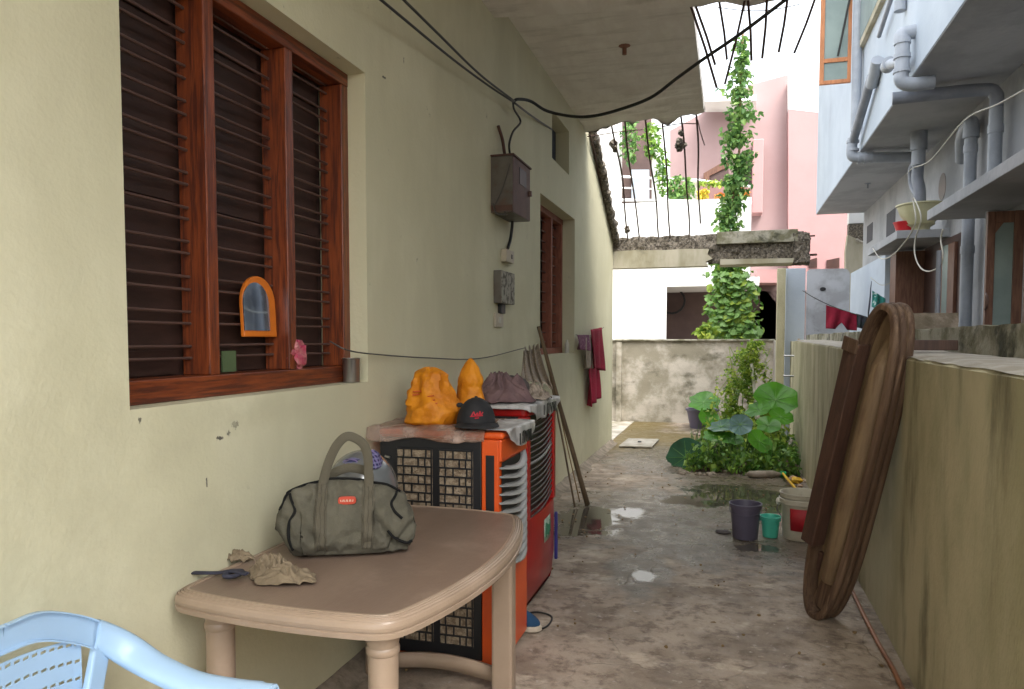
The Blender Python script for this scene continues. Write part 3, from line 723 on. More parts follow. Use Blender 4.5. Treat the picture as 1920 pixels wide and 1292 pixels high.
# ---------------------------------------------------------------- walls of the yard
bw = empty('boundary_wall', (RW, 5, 0), 'algae streaked cream boundary wall along the right with a pale ledge on top', 'wall')
b = MB()
def topz(y): return 1.375 + 0.010 * y
ysn = 60
vs = []; fs = []
for i in range(ysn + 1):
    y = -2.5 + (9.95 + 2.5) * i / ysn
    w = 0.006 * noise.noise(Vector((y * 0.8, 0, 0)))
    for x, z in ((RW + w, 0), (RW + w, topz(y) - 0.012), (RW + w + 0.012, topz(y) + 0.004 * noise.noise(Vector((y * 4, 1, 0)))), (1.129, topz(y) + 0.01), (1.129, 0)): vs.append((x, y, z))
for i in range(ysn):
    for k in range(4): a = i * 5 + k; fs.append((a, a + 5, a + 6, a + 1))
fs.append((0, 1, 2, 3, 4)); fs.append(tuple(ysn * 5 + k for k in (4, 3, 2, 1, 0)))
b.add(vs, fs); b.build('wall_body', M['mossy'], bw)
b = MB()
def ledge(u, v):
    y = -2.45 + 12.35 * u; x = RW + 0.004 + (1.122 - RW) * v
    z = topz(y) + 0.012 + 0.006 * noise.noise(Vector((y * 5, x * 6, 0)))
    if v == 0: z -= 0.012; x += 0.01 * noise.noise(Vector((y * 6, 0, 3)))
    return Vector((x, y, z))
b.grid(ledge, 160, 6); b.build('ledge', M['capwhite'], bw, smooth=180)
nw = empty('neighbour_wall', (1.2, 5, 0), 'higher mossy wall directly behind the ledge of the right boundary wall', 'wall')
b = MB(); b.box(1.13, 1.27, -2.5, 12.2, 0, 1.545)
b2 = rough_box(1.13, 1.28, -2.5, 12.2, 1.30, 1.56, 0.075, 0.012, 5)
b.build('wall_body', M['coping'], nw); b2.build('coping', M['coping'], nw)
MB().beam((0.84, aX(1745, 650, 1.0).y, topz(4) + 0.05), (1.12, aX(1745, 650, 1.0).y + 0.02, topz(4) + 0.05), 0.10, 0.06)
fw = empty('back_wall', (-0.6, 13.4, 0), 'low mould stained wall closing the far end of the passage', 'wall')
def fwf(u, v): 
    return Vector((-4.0 + 4.72 * u, 13.4 + 0.01 * noise.noise(Vector((u * 20, v * 6, 0))), 1.455 * v))
b = MB(); b.grid(fwf, 60, 20)
b.add([(-4.0, 13.55, 0), (0.72, 13.55, 0), (0.72, 13.55, 1.455), (-4.0, 13.55, 1.455), (0.72, 13.4, 0), (0.72, 13.4, 1.455)], [(0, 1, 2, 3), (4, 1, 2, 5)])
b.build('wall_body', M['farmoss'], fw)
b = MB(); b.box(-4.0, 0.74, 13.36, 13.58, 1.4555, 1.49); b.build('coping', M['coping'], fw, bevel=0.01)
b = MB(); b.box(-1.95, -1.86, 13.30, 13.3995, 0, 1.44); b.build('pier', M['farmoss'], fw)
# corner return between the two walls
cp = empty('corner_pier', (0.86, 11, 0), 'pale stained masonry pier with rusty streak at the far right corner of the passage', 'pier')
b = MB(); b.box(0.72, 1.125, 12.3, 13.35, 0, 1.47); b.build('pier_body', M['capwhite'], cp, bevel=0.01)
b = MB(); b.box(0.90, 1.125, 9.97, 12.295, 0, 1.46); b.build('return_wall', M['mossy'], cp)
rx0 = aY(1478, 700, 12.28)
b = MB(); b.box(0.80, 0.86, 12.27, 12.299, 0.2, 1.46); b.build('rust_streak', M['rust'], cp)
pp = empty('water_pipe', (0.8, 11.8, 0), 'thin rusty upright water pipe with two brackets in the far right corner', 'pipe')
px0 = aY(1485, 650, 10.6)
b = MB(); b.tube([(0.885, 10.55, 0.1), (0.885, 10.55, 1.5)], 0.016, 8); b.build('riser', M['rust'], pp, smooth=60)
for zz in (1.0, 1.27):
    MB().tube([(0.70, 10.55, zz), (0.90, 10.55, zz)], 0.012, 6).build('bracket', M['steel'], pp, smooth=60)

# ---------------------------------------------------------------- neighbour's blue building on the right
NX, NF, NZ = 1.475, 2.27, 3.75         # outer face, recessed ground floor wall, soffit height
nb = empty('blue_building', (NF, 9, 0), 'pale blue painted neighbouring building with overhanging upper floor on the right', 'building')
NY1 = 14.6
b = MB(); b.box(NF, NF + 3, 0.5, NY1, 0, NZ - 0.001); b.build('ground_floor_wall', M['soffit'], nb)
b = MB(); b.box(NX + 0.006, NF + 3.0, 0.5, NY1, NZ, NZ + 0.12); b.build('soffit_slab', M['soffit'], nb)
b = MB(); b.box(NX, NF + 3.1, 0.45, NY1 + 0.006, NZ + 0.01, 7.6); b.build('upper_wall', M['bluewall'], nb)
# lintel shades
for (ya, yb, lab) in ((7.78, 5.25, 1), (10.86, 9.08, 2)):
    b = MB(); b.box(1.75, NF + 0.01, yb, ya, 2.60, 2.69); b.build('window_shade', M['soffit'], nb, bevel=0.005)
# white lower strip of wall beyond the second shade
b = MB(); b.box(1.98, NF + 0.02, 10.95, 13.9, 0, 2.62); b.build('annex_wall', M['bluewall'], nb)
# round hole and small vents
def disc_x(c, r, X, t=0.02, n=20):
    b = MB(); poly = [(X, c.y + r * math.cos(2 * math.pi * k / n), c.z + r * math.sin(2 * math.pi * k / n)) for k in range(n)]
    return b.prism(poly, (-t, 0, 0))
c = aX(1767, 350, NF); disc_x(c, 0.15, NF + 0.01, 0.014).build('round_opening', M['door_dark'], nb)
for (x0, y0, x1, y1) in ((1663, 402, 1678, 440), (1626, 425, 1636, 450)):
    a = aX(x0, y0, NF); c = aX(x1, y1, NF)
    b = MB(); b.box(NF - 0.004, NF + 0.02, min(a.y, c.y), max(a.y, c.y), c.z, a.z); b.build('vent_opening', M['vent'], nb)
p = aZ(1627, 344, NZ)
MB().tube([p, p + Vector((0, 0, -0.07))], 0.012, 6).ball(p, 0.05, 0.05, 0.012, 8, 4).build('fan_hook', M['pipe_dark'], nb)
# drain pipes
def pipe(pts, r, name='drain_pipe', m='pipe', sm=True):
    o = MB().tube(pts, r, 14).build(name, M[m], nb, smooth=60)
    return o
def collar(p, r, h, par=nb, m='pipe', ax='z'):
    b = MB(); d = {'z': Vector((0, 0, h / 2)), 'x': Vector((h / 2, 0, 0)), 'y': Vector((0, h / 2, 0))}[ax]
    b.tube([Vector(p) - d, Vector(p) + d], r, 14); return b.build('pipe_collar', M[m], nb, smooth=60)
yp = 6.95
for px_, yy in ((1803, 0), (1848, 0)):
    y = aX(px_ + 2, 500, NF - 0.10).y if px_ == 1803 else aX(1840, 300, NF - 0.10).y
    pt = aX(px_ + 8, 560, NF - 0.10)
    pipe([(NF - 0.10, pt.y, 0.3), (NF - 0.10, pt.y, 3.48)], 0.055)
    for z in (1.2, 2.35, 3.3): collar((NF - 0.10, pt.y, z), 0.062, 0.07)
    if px_ == 1803:
        q = Vector((NF - 0.10, pt.y, 3.46)); pipe(spline([q, q + Vector((0, 0.03, 0.1)), q + Vector((0.0, 0.28, 0.02)), q + Vector((0.06, 0.5, -0.16))], 6), 0.06)
        collar(q, 0.07, 0.12)
    else:
        q = Vector((NF - 0.10, pt.y, 3.48)); e = Vector((NX - 0.10, q.y + 0.10, 3.66))
        pipe(spline([q, q + Vector((-0.01, 0, 0.12)), q + Vector((-0.14, 0.02, 0.17)), e], 6), 0.055, m='pipe_dark')
# pipe run A at the outer face
A = aX(1690, 160, NX - 0.10)
yA = A.y
pipe(spline([(NX + 0.15, yA, 3.665), (NX - 0.02, yA, 3.66), (NX - 0.10, yA, 3.70), (NX - 0.10, yA, 3.80), (NX - 0.10, yA, 4.06)], 5), 0.058)
for z in (3.78, 3.90, 4.02): collar((NX - 0.10, yA, z), 0.068, 0.035)
pipe(spline([(NX - 0.10, yA, 4.0), (NX - 0.10, yA + .02, 4.09), (NX + 0.02, yA + .03, 4.11)], 5), 0.058)
pipe([(NX - 0.10, yA + .06, 3.88), (NX - 0.13, yA + 0.42, 3.98), (NX - 0.05, yA + 0.5, 4.0)], 0.045)
collar((NX - 0.13, yA + 0.42, 3.98), 0.06, 0.10, ax='y')
# pipe run B
B = aX(1600, 300, NX - 0.08); yB = B.y
pipe(spline([(NF - 0.15, yB + .05, 3.64), (NX + 0.1, yB, 3.66), (NX - 0.08, yB, 3.68), (NX - 0.10, yB, 3.78), (NX - 0.09, yB, 3.9)], 5), 0.06)
for z in (3.76, 3.86): collar((NX - 0.09, yB, z), 0.072, 0.03)
for x in (NX - 0.02, NX + 0.05, NX + 0.12): collar((x, yB, 3.662), 0.070, 0.03, ax='x')
pipe([(NX - 0.09, yB, 3.86), (NX - 0.07, yB - 1.05, 4.27)], 0.05, m='pipe_dark')
pipe([(NX - 0.06, yB - 1.0, 4.2), (NX - 0.06, yB - 1.3, 4.36)], 0.06)
pipe([(NX - 0.07, aX(1605, 200, NX - 0.07).y, 3.98), (NX - 0.07, aX(1605, 200, NX - 0.07).y, 6.5)], 0.055)
pipe([aX(1648, 68, NX - 0.06), aX(1678, -25, NX - 0.06)], 0.022, m='pipe_dark')
collar(aX(1688, 8, NX - 0.05), 0.05, 0.12)
# stub under the soffit with a bend down to the basin
s0 = aP(1722, 300, (1.95, 0, 0), (1, 0, 0)); s0.z = NZ
q = s0
pipe([q, q + Vector((0, 0, -0.20))], 0.085); pipe([q + Vector((0, 0, -0.18)), q + Vector((0, 0, -0.36))], 0.07)
pipe(spline([q + Vector((0, 0, -0.34)), q + Vector((0.0, 0.02, -0.5)), q + Vector((0.02, 0, -0.62)), q + Vector((0.03, 0, -0.82))], 5), [0.06] * 16, m='pipe_dark')
pipe(spline([q + Vector((0, 0.02, -0.3)), q + Vector((-0.02, 0.20, -0.36)), q + Vector((0.0, 0.22, -0.55)), q + Vector((0.02, 0.05, -0.68))], 5), 0.04, m='pipe_dark')
# upper window leaf standing open
lf = empty('window_leaf', (NX, 9.9, 4.65), 'open orange framed window leaf high on the blue building corner', 'window')
yl = 9.9
x0, x1 = aY(1537, 100, yl).x, aY(1596, 100, yl).x
z0, zm = aY(1560, 158, yl).z, aY(1560, 118, yl).z
for name, bb in (('stile', (x0, x0 + .05, z0, 6.2)), ('stile', (x1 - .04, x1, z0, 6.2)), ('bottom_rail', (x0 + .051, x1 - .041, z0, z0 + .045)), ('middle_rail', (x0 + .051, x1 - .041, zm, zm + .05))):
    MB().box(bb[0], bb[1], yl - .02, yl + .02, bb[2], bb[3]).build(name, M['orange_wood'], lf, bevel=0.003)
MB().box(x0 + .05, x1 - .04, yl - .004, yl + .004, z0 + .045, 6.2).build('pane', M['glass'], lf)
MB().tube([aY(1571, 105, yl - .06), aY(1597, -20, yl - .06)], 0.012, 6).build('stay_bar', M['wire'], lf)
ya, yb = aX(1602, 60, NX - .03).y, 7.2
wz = aX(1602, 118, NX - .03).z
b = MB(); b.box(NX - 0.05, NX + 0.01, yb, ya, wz, 7.0); b.build('window_surround', M['cream_far'], nb)
b = MB(); b.box(NX - 0.052, NX - 0.02, yb + .05, ya - .06, wz + .07, 6.9); b.build('upper_window', M['glass'], nb)
# doors and windows of the ground floor
def leaf(px0, px1, X0, name='door', wood='door', ang=None, zt=2.52, zb=0.0):
    pass
def open_leaf(y0, xa, xb_, zt, zb, th, label=None, woodm='door'):
    """a leaf standing out from the wall at depth y0, from xa to xb_"""
    par = MB().box(xa, xa + 0.055, y0 - th, y0, zb, zt).build('door_leaf', M[woodm], nb, bevel=0.004)
    MB().box(xb_ - 0.07, xb_, y0 - th, y0, zb, zt).build('stile', M[woodm], par, bevel=0.004)
    MB().box(xa + .056, xb_ - .071, y0 - th + .003, y0 - .003, zt - .09, zt).build('top_rail', M[woodm], par, bevel=0.004)
    MB().box(xa + .056, xb_ - .071, y0 - th + .003, y0 - .003, zb, zb + 0.5).build('bottom_rail', M[woodm], par, bevel=0.004)
    for xc, s in ((xa + .056, 1),):   # clipped upper corners of the pane
        MB().prism([(xc, y0 - th + .004, zt - .0905), (xc + s * .055, y0 - th + .004, zt - .0905), (xc, y0 - th + .004, zt - .17)], (0, th - .008, 0)).build('corner_piece', M[woodm], par)
    MB().box(xa + .04, xb_ - .06, y0 - th / 2 - .004, y0 - th / 2 + .004, zb + .4, zt - .05).build('pane', M['glass'], par)
    return par
# near doorway (under the first shade)
yd = 6.75
xa = aY(1846, 500, yd).x; xb_ = aY(1915, 500, yd).x
p1 = open_leaf(yd, xa, min(xb_, NF - .01), 2.50, 0.9, 0.045)
MB().tube(spline([(xa - .0, yd - .05, 1.86), (xa + .0, yd - .09, 1.83), (xa, yd - .09, 1.76), (xa, yd - .05, 1.73)], 4), 0.008, 6).build('handle', M['rod'], p1)
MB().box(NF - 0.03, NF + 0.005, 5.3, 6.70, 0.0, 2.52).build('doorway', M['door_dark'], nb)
MB().box(NF - 0.05, NF - 0.0, 6.705, 6.78, 0, 2.54).build('door_frame', M['door'], nb)
# far opening (under the second shade)
yd2 = 10.4
xa = aY(1686, 550, yd2).x; xb_ = aY(1726, 550, yd2).x
open_leaf(yd2, xa, xb_, 2.45, 1.3, 0.045)
MB().box(NF - 0.34, NF + 0.005, 10.02, 10.35, 0, 2.56).build('door_frame', M['door'], nb)
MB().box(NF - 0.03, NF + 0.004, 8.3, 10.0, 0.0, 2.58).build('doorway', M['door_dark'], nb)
a_ = aX(1765, 500, NF - .05).y
for pxa, pxb, mm in ((1760, 1768, 'door'), (1768, 1778, 'glass'), (1778, 1790, 'door')):
    y_a, y_b = aX(pxa, 520, NF - .05).y, aX(pxb, 520, NF - .05).y
    MB().box(NF - 0.06, NF - 0.031, y_b, y_a - 0.002, 0.5, 2.50).build('door_panel', M[mm], nb)

# pole standing on a block on the neighbour's wall
xx = aY(1757, 560, 5.6).x
pb = tag(crumble(rough_box(1.12, 1.40, 5.35, 5.75, 1.557, 1.665, 0.05, 0.006, 10), 0.004, 20).build('stone_block', M['stone']), 'rough stone block lying on the neighbour wall below the hanging white cord', 'stone')
q = aY(1757, 600, 5.62)
tag(MB().tube([(q.x, 5.62, 1.66), (q.x, 5.62, aY(1757, 500, 5.62).z), (q.x, 5.62, aY(1757, 470, 5.62).z)], 0.016, 7).build('thin_post', M['pipe_dark'], smooth=60), 'thin grey post standing upright on the rough stone block', 'post')

# basin, red bowl and cords on the far shade
bz = 2.69
c = aX(1716, 415, 1.90); c.z = bz
bs = empty('basin', (1.93, c.y, bz), 'cream enamel basin propped on the farther window shade', 'basin')
pr = [(0.0, 0.0), (0.13, 0.0), (0.20, 0.10), (0.235, 0.20), (0.25, 0.205), (0.25, 0.22), (0.22, 0.215), (0.19, 0.10), (0.12, 0.02), (0, 0.02)]
by = aX(1722, 415, 1.98).y
MB().lathe(pr, (2.0, by, bz + 0.065), 28).build('bowl', M['basin'], bs, smooth=50)
MB().lathe([(0.05, 0), (0.09, 0), (0.10, 0.035), (0.15, 0.064), (0.05, 0.064)], (2.0, by, bz + 0.001), 20).build('stand', M['basin'], bs, smooth=50)
tag(MB().lathe([(0, 0), (0.09, 0), (0.125, 0.10), (0.13, 0.10), (0.13, 0.108), (0.115, 0.105), (0.08, 0.012), (0, 0.012)], (1.87, aX(1698, 430, 1.87).y, bz + 0.001), 20).build('red_bowl', M['redbowl'], smooth=50), 'small red bowl beside the cream basin on the window shade', 'bowl')
def cordobj(pts, r, name, label, cat, m='cord', n=6):
    return tag(MB().tube(spline(pts, n), r, 6).build(name, M[m], smooth=180), label, cat)
X_ = 1.74
cordobj([aX(x, y, X_) for x, y in ((1637, 466), (1650, 484), (1668, 482), (1690, 462), (1716, 420), (1712, 374), (1718, 380), (1727, 410), (1716, 450), (1716, 480), (1726, 502), (1742, 509), (1760, 500), (1768, 480), (1764, 450), (1768, 430))], 0.007, 'hanging_cord', 'loose white cord drooping in loops from the basin over the farther window shade', 'cord')
cordobj([aX(1925, 166, 1.7), aX(1870, 196, 1.74), aX(1808, 226, 1.8), aX(1745, 300, 1.85), aX(1712, 315, 1.9), aX(1702, 325, 1.9)], 0.006, 'washing_cord', 'pale washing cord stretched below the overhang of the blue building to the bent stub pipe', 'cord')

# ---------------------------------------------------------------- between the yards: panel, post, sheet, cream wall
Yp = 12.9
def ybox(x0, x1, ytop, Y, th, name, m, par=None, zb=0.0, ybot=None, bevel=0):
    a, c = aY(x0, ytop, Y), aY(x1, ytop, Y)
    z1 = (a.z + c.z) / 2; z0 = zb if ybot is None else aY((x0 + x1) / 2, ybot, Y).z
    return MB().box(a.x, c.x, Y, Y + th, z0, z1).build(name, M[m], par, bevel=bevel)
tag(ybox(1458, 1474, 503, 12.0, 0.12, 'mossy_post', 'mossy', bevel=0.01), 'narrow mossy masonry post under the right end of the broken beam', 'post')
tag(ybox(1474.5, 1511, 503, 12.15, 0.1, 'blue_hoarding', 'bluewall', bevel=0.004), 'pale blue upright panel between the mossy post and the stained grey sheet', 'panel')
sh = MB(); a = aY(1513, 505, 12.6); c = aY(1594, 503, 12.6)
r_ = 0.1; 
poly = [(a.x, 12.6, 1.0), (c.x, 12.6, 1.0)] + [(c.x - r_ + r_ * math.cos(t), 12.6, c.z - r_ + r_ * math.sin(t)) for t in [k * math.pi / 12 for k in range(7)]] + [(a.x + .04, 12.6, a.z), (a.x, 12.6, a.z - .04)]
so = empty('stained_sheet', (a.x, 12.6, 1.0), 'grey stained upright sheet with a small hole behind the red garment', 'panel')
sh.prism(poly, (0, 0.03, 0)).build('sheet', M['sheet'], so)
c2 = aY(1543, 542, 12.59)
MB().prism([(c2.x + .045 * math.cos(k), 12.585, c2.z + .03 * math.sin(k)) for k in [j * math.pi / 5 for j in range(10)]], (0, .014, 0)).build('hole', M['black'], so)
# cream garden wall with broken top
cw = empty('cream_wall', (2.0, 14.8, 0), 'tall stained cream wall with a broken top behind the grey sheet', 'wall')
Yc = 14.9
pts = [(1586, 640), (1586, 470), (1590, 440), (1602, 446), (1612, 450), (1622, 456), (1634, 452), (1640, 470), (1660, 640)]
MB().prism([aY(x, y, Yc) for x, y in pts], (0, 0.2, 0)).build('wall_body', M['cream_far'], cw)
a, c = aY(1592, 400, Yc + .3), aY(1640, 448, Yc + .3)
MB().box(a.x, c.x, Yc + .3, Yc + .5, c.z - .3, a.z - .2).build('broken_gap', M['broken'], cw)
MB().box(a.x, c.x, Yc + .29, Yc + .52, a.z - .19, a.z + .25).build('cap_block', M['white'], cw)
MB().tube(spline([aY(1605, 449, Yc - .05), aY(1618, 455, Yc - .05), aY(1634, 452, Yc - .05)], 4), 0.03, 6).build('curled_edge', M['ceramic'], cw)

# ---------------------------------------------------------------- pink building far right of centre
pk = empty('pink_building', (2, 20, 0), 'tall pink building beyond the passage with a boxed window surround', 'building')
YP = 19.5
def P_(x, y, Y=YP): return aY(x, y, Y)
def prismY(poly, Y, th, name, m, par, **k):
    return MB().prism([aY(x, y, Y) for x, y in poly], (0, th, 0)).build(name, M[m], par, **k)
prismY([(1478, 640), (1478, 205), (1540, 212), (1640, 225), (1640, 640)], YP, 5, 'tower', 'pink', pk)
prismY([(1256, 440), (1256, 245), (1330, 205), (1410, 158), (1477.9, 140), (1477.9, 640), (1408, 640), (1408, 440)], YP + 0.35, 5, 'front_wall', 'pinkpale', pk)
prismY([(1478.2, 204.5), (1478.2, 150), (1640, 150), (1640, 224.5), (1540, 211.5)], YP + .02, 4.5, 'blown_out_band', 'white', pk)  # white band standing in for the overexposed upper part of the pink tower
# slope trim, boxed surround, dark window recess
prismY([(1320, 178), (1418, 178), (1418, 188), (1320, 190)], YP - .6, 0.9, 'roof_ledge', 'white', pk)
a, c = P_(1411, 266, YP + .1), P_(1429, 402, YP + .1)
MB().box(a.x, c.x, YP - .15, YP + .34, c.z, a.z).build('window_surround', M['pink'], pk, bevel=0.02)
prismY([(1392, 400), (1392, 290), (1410.5, 280), (1410.5, 400)], YP + .2, 0.14, 'window_recess', 'door_dark', pk)
prismY([(1319, 340), (1319, 325), (1366, 298), (1366, 312), (1330, 330), (1330, 340)], YP + .2, 0.14, 'window_hood', 'door', pk)
prismY([(1331, 342), (1331, 330), (1366, 313), (1366, 342)], YP + .25, 0.08, 'window', 'gloom', pk)
for x0, x1 in ((1516, 1532), (1550, 1574), (1590, 1604)):
    prismY([(x0, 502), (x0, 488), (x1, 483), (x1, 502)], YP - .03, 0.02, 'vent_opening', 'door_dark', pk)
prismY([(1418, 530), (1418, 505), (1460, 505), (1460, 530)], YP - 1.2, 1.1, 'chajja', 'pink', pk)
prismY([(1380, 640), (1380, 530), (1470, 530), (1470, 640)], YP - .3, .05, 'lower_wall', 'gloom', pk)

# ---------------------------------------------------------------- white house with terrace at the end
wh = empty('white_house', (-1.5, 17, 0), 'white rendered house beyond the back wall with a planted terrace and dark carport', 'house')
YW = 17.0
tz = aY(1280, 376, YW).z
xr = aY(1409, 376, YW).x; xl = -5.0
ox0, ox1 = aY(1245, 560, YW).x, aY(1335, 560, YW).x; oz = aY(1290, 537, YW).z
xr2 = aY(1418, 560, YW).x
MB().box(xl, ox0, YW, YW + .25, 0, oz).build('front_wall', M['white'], wh)
MB().box(xl, xr, YW, YW + .25, oz + .001, tz).build('terrace_parapet', M['white'], wh)
MB().box(ox0 - .02, ox0 + .06, YW - .05, YW - .001, 0, oz).build('pilaster', M['white'], wh)
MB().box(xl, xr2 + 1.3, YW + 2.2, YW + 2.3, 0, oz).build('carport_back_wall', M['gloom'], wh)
MB().box(xl, xr + .2, YW + .26, YW + 3.0, oz + .01, oz + .2).build('terrace_floor', M['white'], wh)
pc = (aY(1287, 560, YW + 2.2))
MB().lathe([(0.30, 0), (0.34, .02), (0.34, .05), (0.29, .06)], (0, 0, 0), 16).xf(Matrix.Translation((pc.x - .35, YW + 2.15, 2.45)) @ Matrix.Rotation(rad(90), 4, 'X')).build('wheel', M['black'], wh)
# terrace back: pillars, recess, door
YT = 18.2
prismY([(1090, 385), (1090, 160), (1163, 160), (1163, 385)], YT, .3, 'pillar', 'white', wh)
prismY([(1222, 385), (1222, 170), (1243, 170), (1243, 385)], YT, .3, 'pillar', 'white', wh)
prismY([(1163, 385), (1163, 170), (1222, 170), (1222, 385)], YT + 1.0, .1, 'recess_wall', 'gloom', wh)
prismY([(1184, 374), (1184, 318), (1217, 318), (1217, 374)], YT + .9, .05, 'blue_door', 'bluewall', wh)
prismY([(1163, 375), (1163, 372), (1410, 377), (1410, 380)], YW + .05, .2, 'coping', 'white', wh)
MB().tube([aY(1160, 331, YT - .2), aY(1243, 335, YT - .2), aY(1310, 338, YT - .2), aY(1408, 350, YT - .2)], 0.03, 6).build('handrail', M['white'], wh)
MB().tube([aY(1160, 352, YT - .2), aY(1243, 355, YT - .2)], 0.02, 6).build('handrail', M['white'], wh)
prismY([(1256, 380), (1256, 345), (1410, 352), (1410, 380)], YT + .6, .1, 'terrace_wall', 'pink_dark', wh)
prismY([(1294, 380), (1294, 338), (1309, 338), (1309, 380)], YT + .2, .2, 'baluster', 'ceramic', wh)
# far facades closing the view
fb = empty('far_house', (-8, 30, 0), 'pale house far behind the white terrace house', 'house')
MB().box(-14, -3.2, 26, 34, 0, 7.0).build('walls', M['white'], fb)
MB().box(-14.2, -3.0, 25.8, 34.2, 7.0, 7.3).build('roof', M['white'], fb)

# ---------------------------------------------------------------- foliage helpers
def leaf_poly(s, fold=0.25, w=0.8):
    return [(0, 0, 0), (-.5 * w * s, .35 * s, fold * s), (-.32 * w * s, .8 * s, fold * s * .7), (0, s, 0), (.32 * w * s, .8 * s, fold * s * .7), (.5 * w * s, .35 * s, fold * s)]
LF = [(0, 3, 2, 1), (0, 5, 4, 3)]
def leaf_cloud(name, pts, size, m, parent=None, seed=1, drop=0.6, face=None):
    rnd = random.Random(seed); b = MB()
    for p in pts:
        s = size * rnd.uniform(.45, 1.4)
        R = Matrix.Rotation(rnd.uniform(0, 6.28), 4, 'Z') @ Matrix.Rotation(rnd.uniform(-1.2, 0.6) - drop * .6, 4, 'X') @ Matrix.Rotation(rnd.uniform(-.6, .6), 4, 'Y')
        b.add([R @ Vector(q) + p for q in leaf_poly(s)], LF)
    return b.build(name, M[m], parent)
# climbing vine: column from the back wall up to the sky
rnd = random.Random(11)
vn = empty('climbing_vine', (0.0, 14.2, 0), 'tall green climbing vine hanging from a wire beyond the back wall', 'vine')
YV = 14.3
prof = [(70, 1391, 6), (100, 1392, 12), (140, 1388, 20), (165, 1378, 26), (190, 1390, 20), (215, 1392, 26), (240, 1385, 28), (265, 1378, 30), (300, 1386, 30), (340, 1380, 26), (370, 1375, 20), (400, 1368, 20), (430, 1366, 24), (470, 1366, 28), (500, 1364, 34), (540, 1372, 44), (590, 1374, 46), (632, 1374, 50)]
def vp(y):
    for (ya, xa, wa), (yb, xb2, wb) in zip(prof, prof[1:]):
        if ya <= y <= yb: t = (y - ya) / (yb - ya); return xa + (xb2 - xa) * t, wa + (wb - wa) * t
    return prof[-1][1:]
pts = []
for _ in range(4600):
    y = 70 + 560 * rnd.random() ** 0.8; x, w = vp(y)
    g = rnd.gauss(0, .48); g = max(-1.15, min(1.15, g))
    if noise.noise(Vector((x * .02 + g * 2, y * .045, 0))) < (-.10 if y < 230 else -.24) and y < 480: continue
    p = aY(x + w * g, y, YV + rnd.uniform(-.25, .25) * (1.3 if y > 480 else .8)); pts.append(p)
top = [p for p in pts if p.z > 2.85]; low = [p for p in pts if p.z <= 2.85]
o = leaf_cloud('leaves', top, 0.10, 'ivy', vn, 2); o['kind'] = 'stuff'
o = leaf_cloud('leaves', low, 0.10, 'leaf', vn, 3); o['kind'] = 'stuff'
lm = MB().add([Vector(q) for q in leaf_poly(0.15, .18, 1.0)], LF)
first = None
for k in range(280):
    y = 508 + 124 * rnd.random(); x, w = vp(y)
    p = aY(x + w * max(-1, min(1, rnd.gauss(0, .55))), y, YV - .28 + rnd.uniform(-.08, .04))
    if first is None:
        first = MB().add(lm.v, LF).build('leaf', M['ivy'], vn); o = first
        second = MB().add(lm.v, LF).build('leaf', M['leaf_light'], vn)
        second.location = p
    else: o = clone(first if k % 5 else second, vn)
    o.location = p; s = rnd.uniform(.55, 1.15); o.scale = (s, s, s)
    o.rotation_euler = (rad(-125 + rnd.uniform(-35, 35)), rnd.uniform(-.5, .5), rnd.uniform(-.7, .7))
MB().tube(spline([aY(1374, 640, YV), aY(1368, 430, YV), aY(1385, 300, YV), aY(1388, 180, YV), aY(1393, 60, YV)], 8), 0.02, 6).build('stem', M['drygrass'], vn)
MB().tube([aY(1393, 75, YV), aY(1400, -60, YV)], 0.008, 5).build('support_wire', M['wire_grey'], vn)
# terrace plants
def bush(name, label, cx, cy, Y, rx, ry, n, size, m, seed, cat='plant', grp=None):
    rnd = random.Random(seed); pp = []
    for _ in range(n):
        a = rnd.uniform(0, 6.28); r = math.sqrt(rnd.random())
        pp.append(aY(cx + rx * r * math.cos(a), cy + ry * r * math.sin(a), Y + rnd.uniform(-.2, .2)))
    t = empty(name, aY(cx, cy + ry, Y), label, cat, grp)
    o = leaf_cloud('leaves', pp, size, m, t, seed); o['kind'] = 'stuff'
    MB().tube([aY(cx, cy + ry + 4, Y), aY(cx + rx * .2, cy, Y)], 0.012, 5).build('stem', M['drygrass'], t)
    return t
bush('terrace_creeper', 'green creeper hanging over the dark recess between white terrace pillars', 1180, 265, 18.0, 18, 40, 230, .11, 'ivy', 21)
bush('terrace_creeper', 'green creeper hanging in the upper right of the terrace recess', 1222, 262, 17.9, 14, 34, 200, .11, 'leaf', 22)
bush('terrace_creeper', 'narrow green creeper trailing down the white terrace pillar', 1241, 320, 17.8, 9, 46, 200, .10, 'leaf', 23)
bush('terrace_shrub', 'bushy green plant on the terrace parapet behind the stair bars', 1276, 352, 17.4, 26, 24, 300, .11, 'ivy', 24)
bush('flower_pot_plant', 'yellow flowering plant on the terrace parapet', 1318, 362, 17.2, 10, 8, 120, .08, 'yellowflower', 25)
bush('terrace_shrub', 'low pale green plants along the terrace rail', 1335, 343, 17.5, 26, 6, 120, .08, 'leaf_light', 26)
bush('croton_plant', 'orange leaved plant on the parapet left of the vine', 1352, 370, 17.2, 10, 8, 80, .09, 'orangeflower', 27)
bush('croton_plant', 'orange leaved plant on the parapet right of the vine', 1391, 364, 17.2, 11, 12, 120, .10, 'orangeflower', 28)
bush('wall_plant', 'bright green small plant on the back wall beside the climbing vine', 1325, 620, 13.7, 18, 12, 110, .12, 'leaf_light', 29)

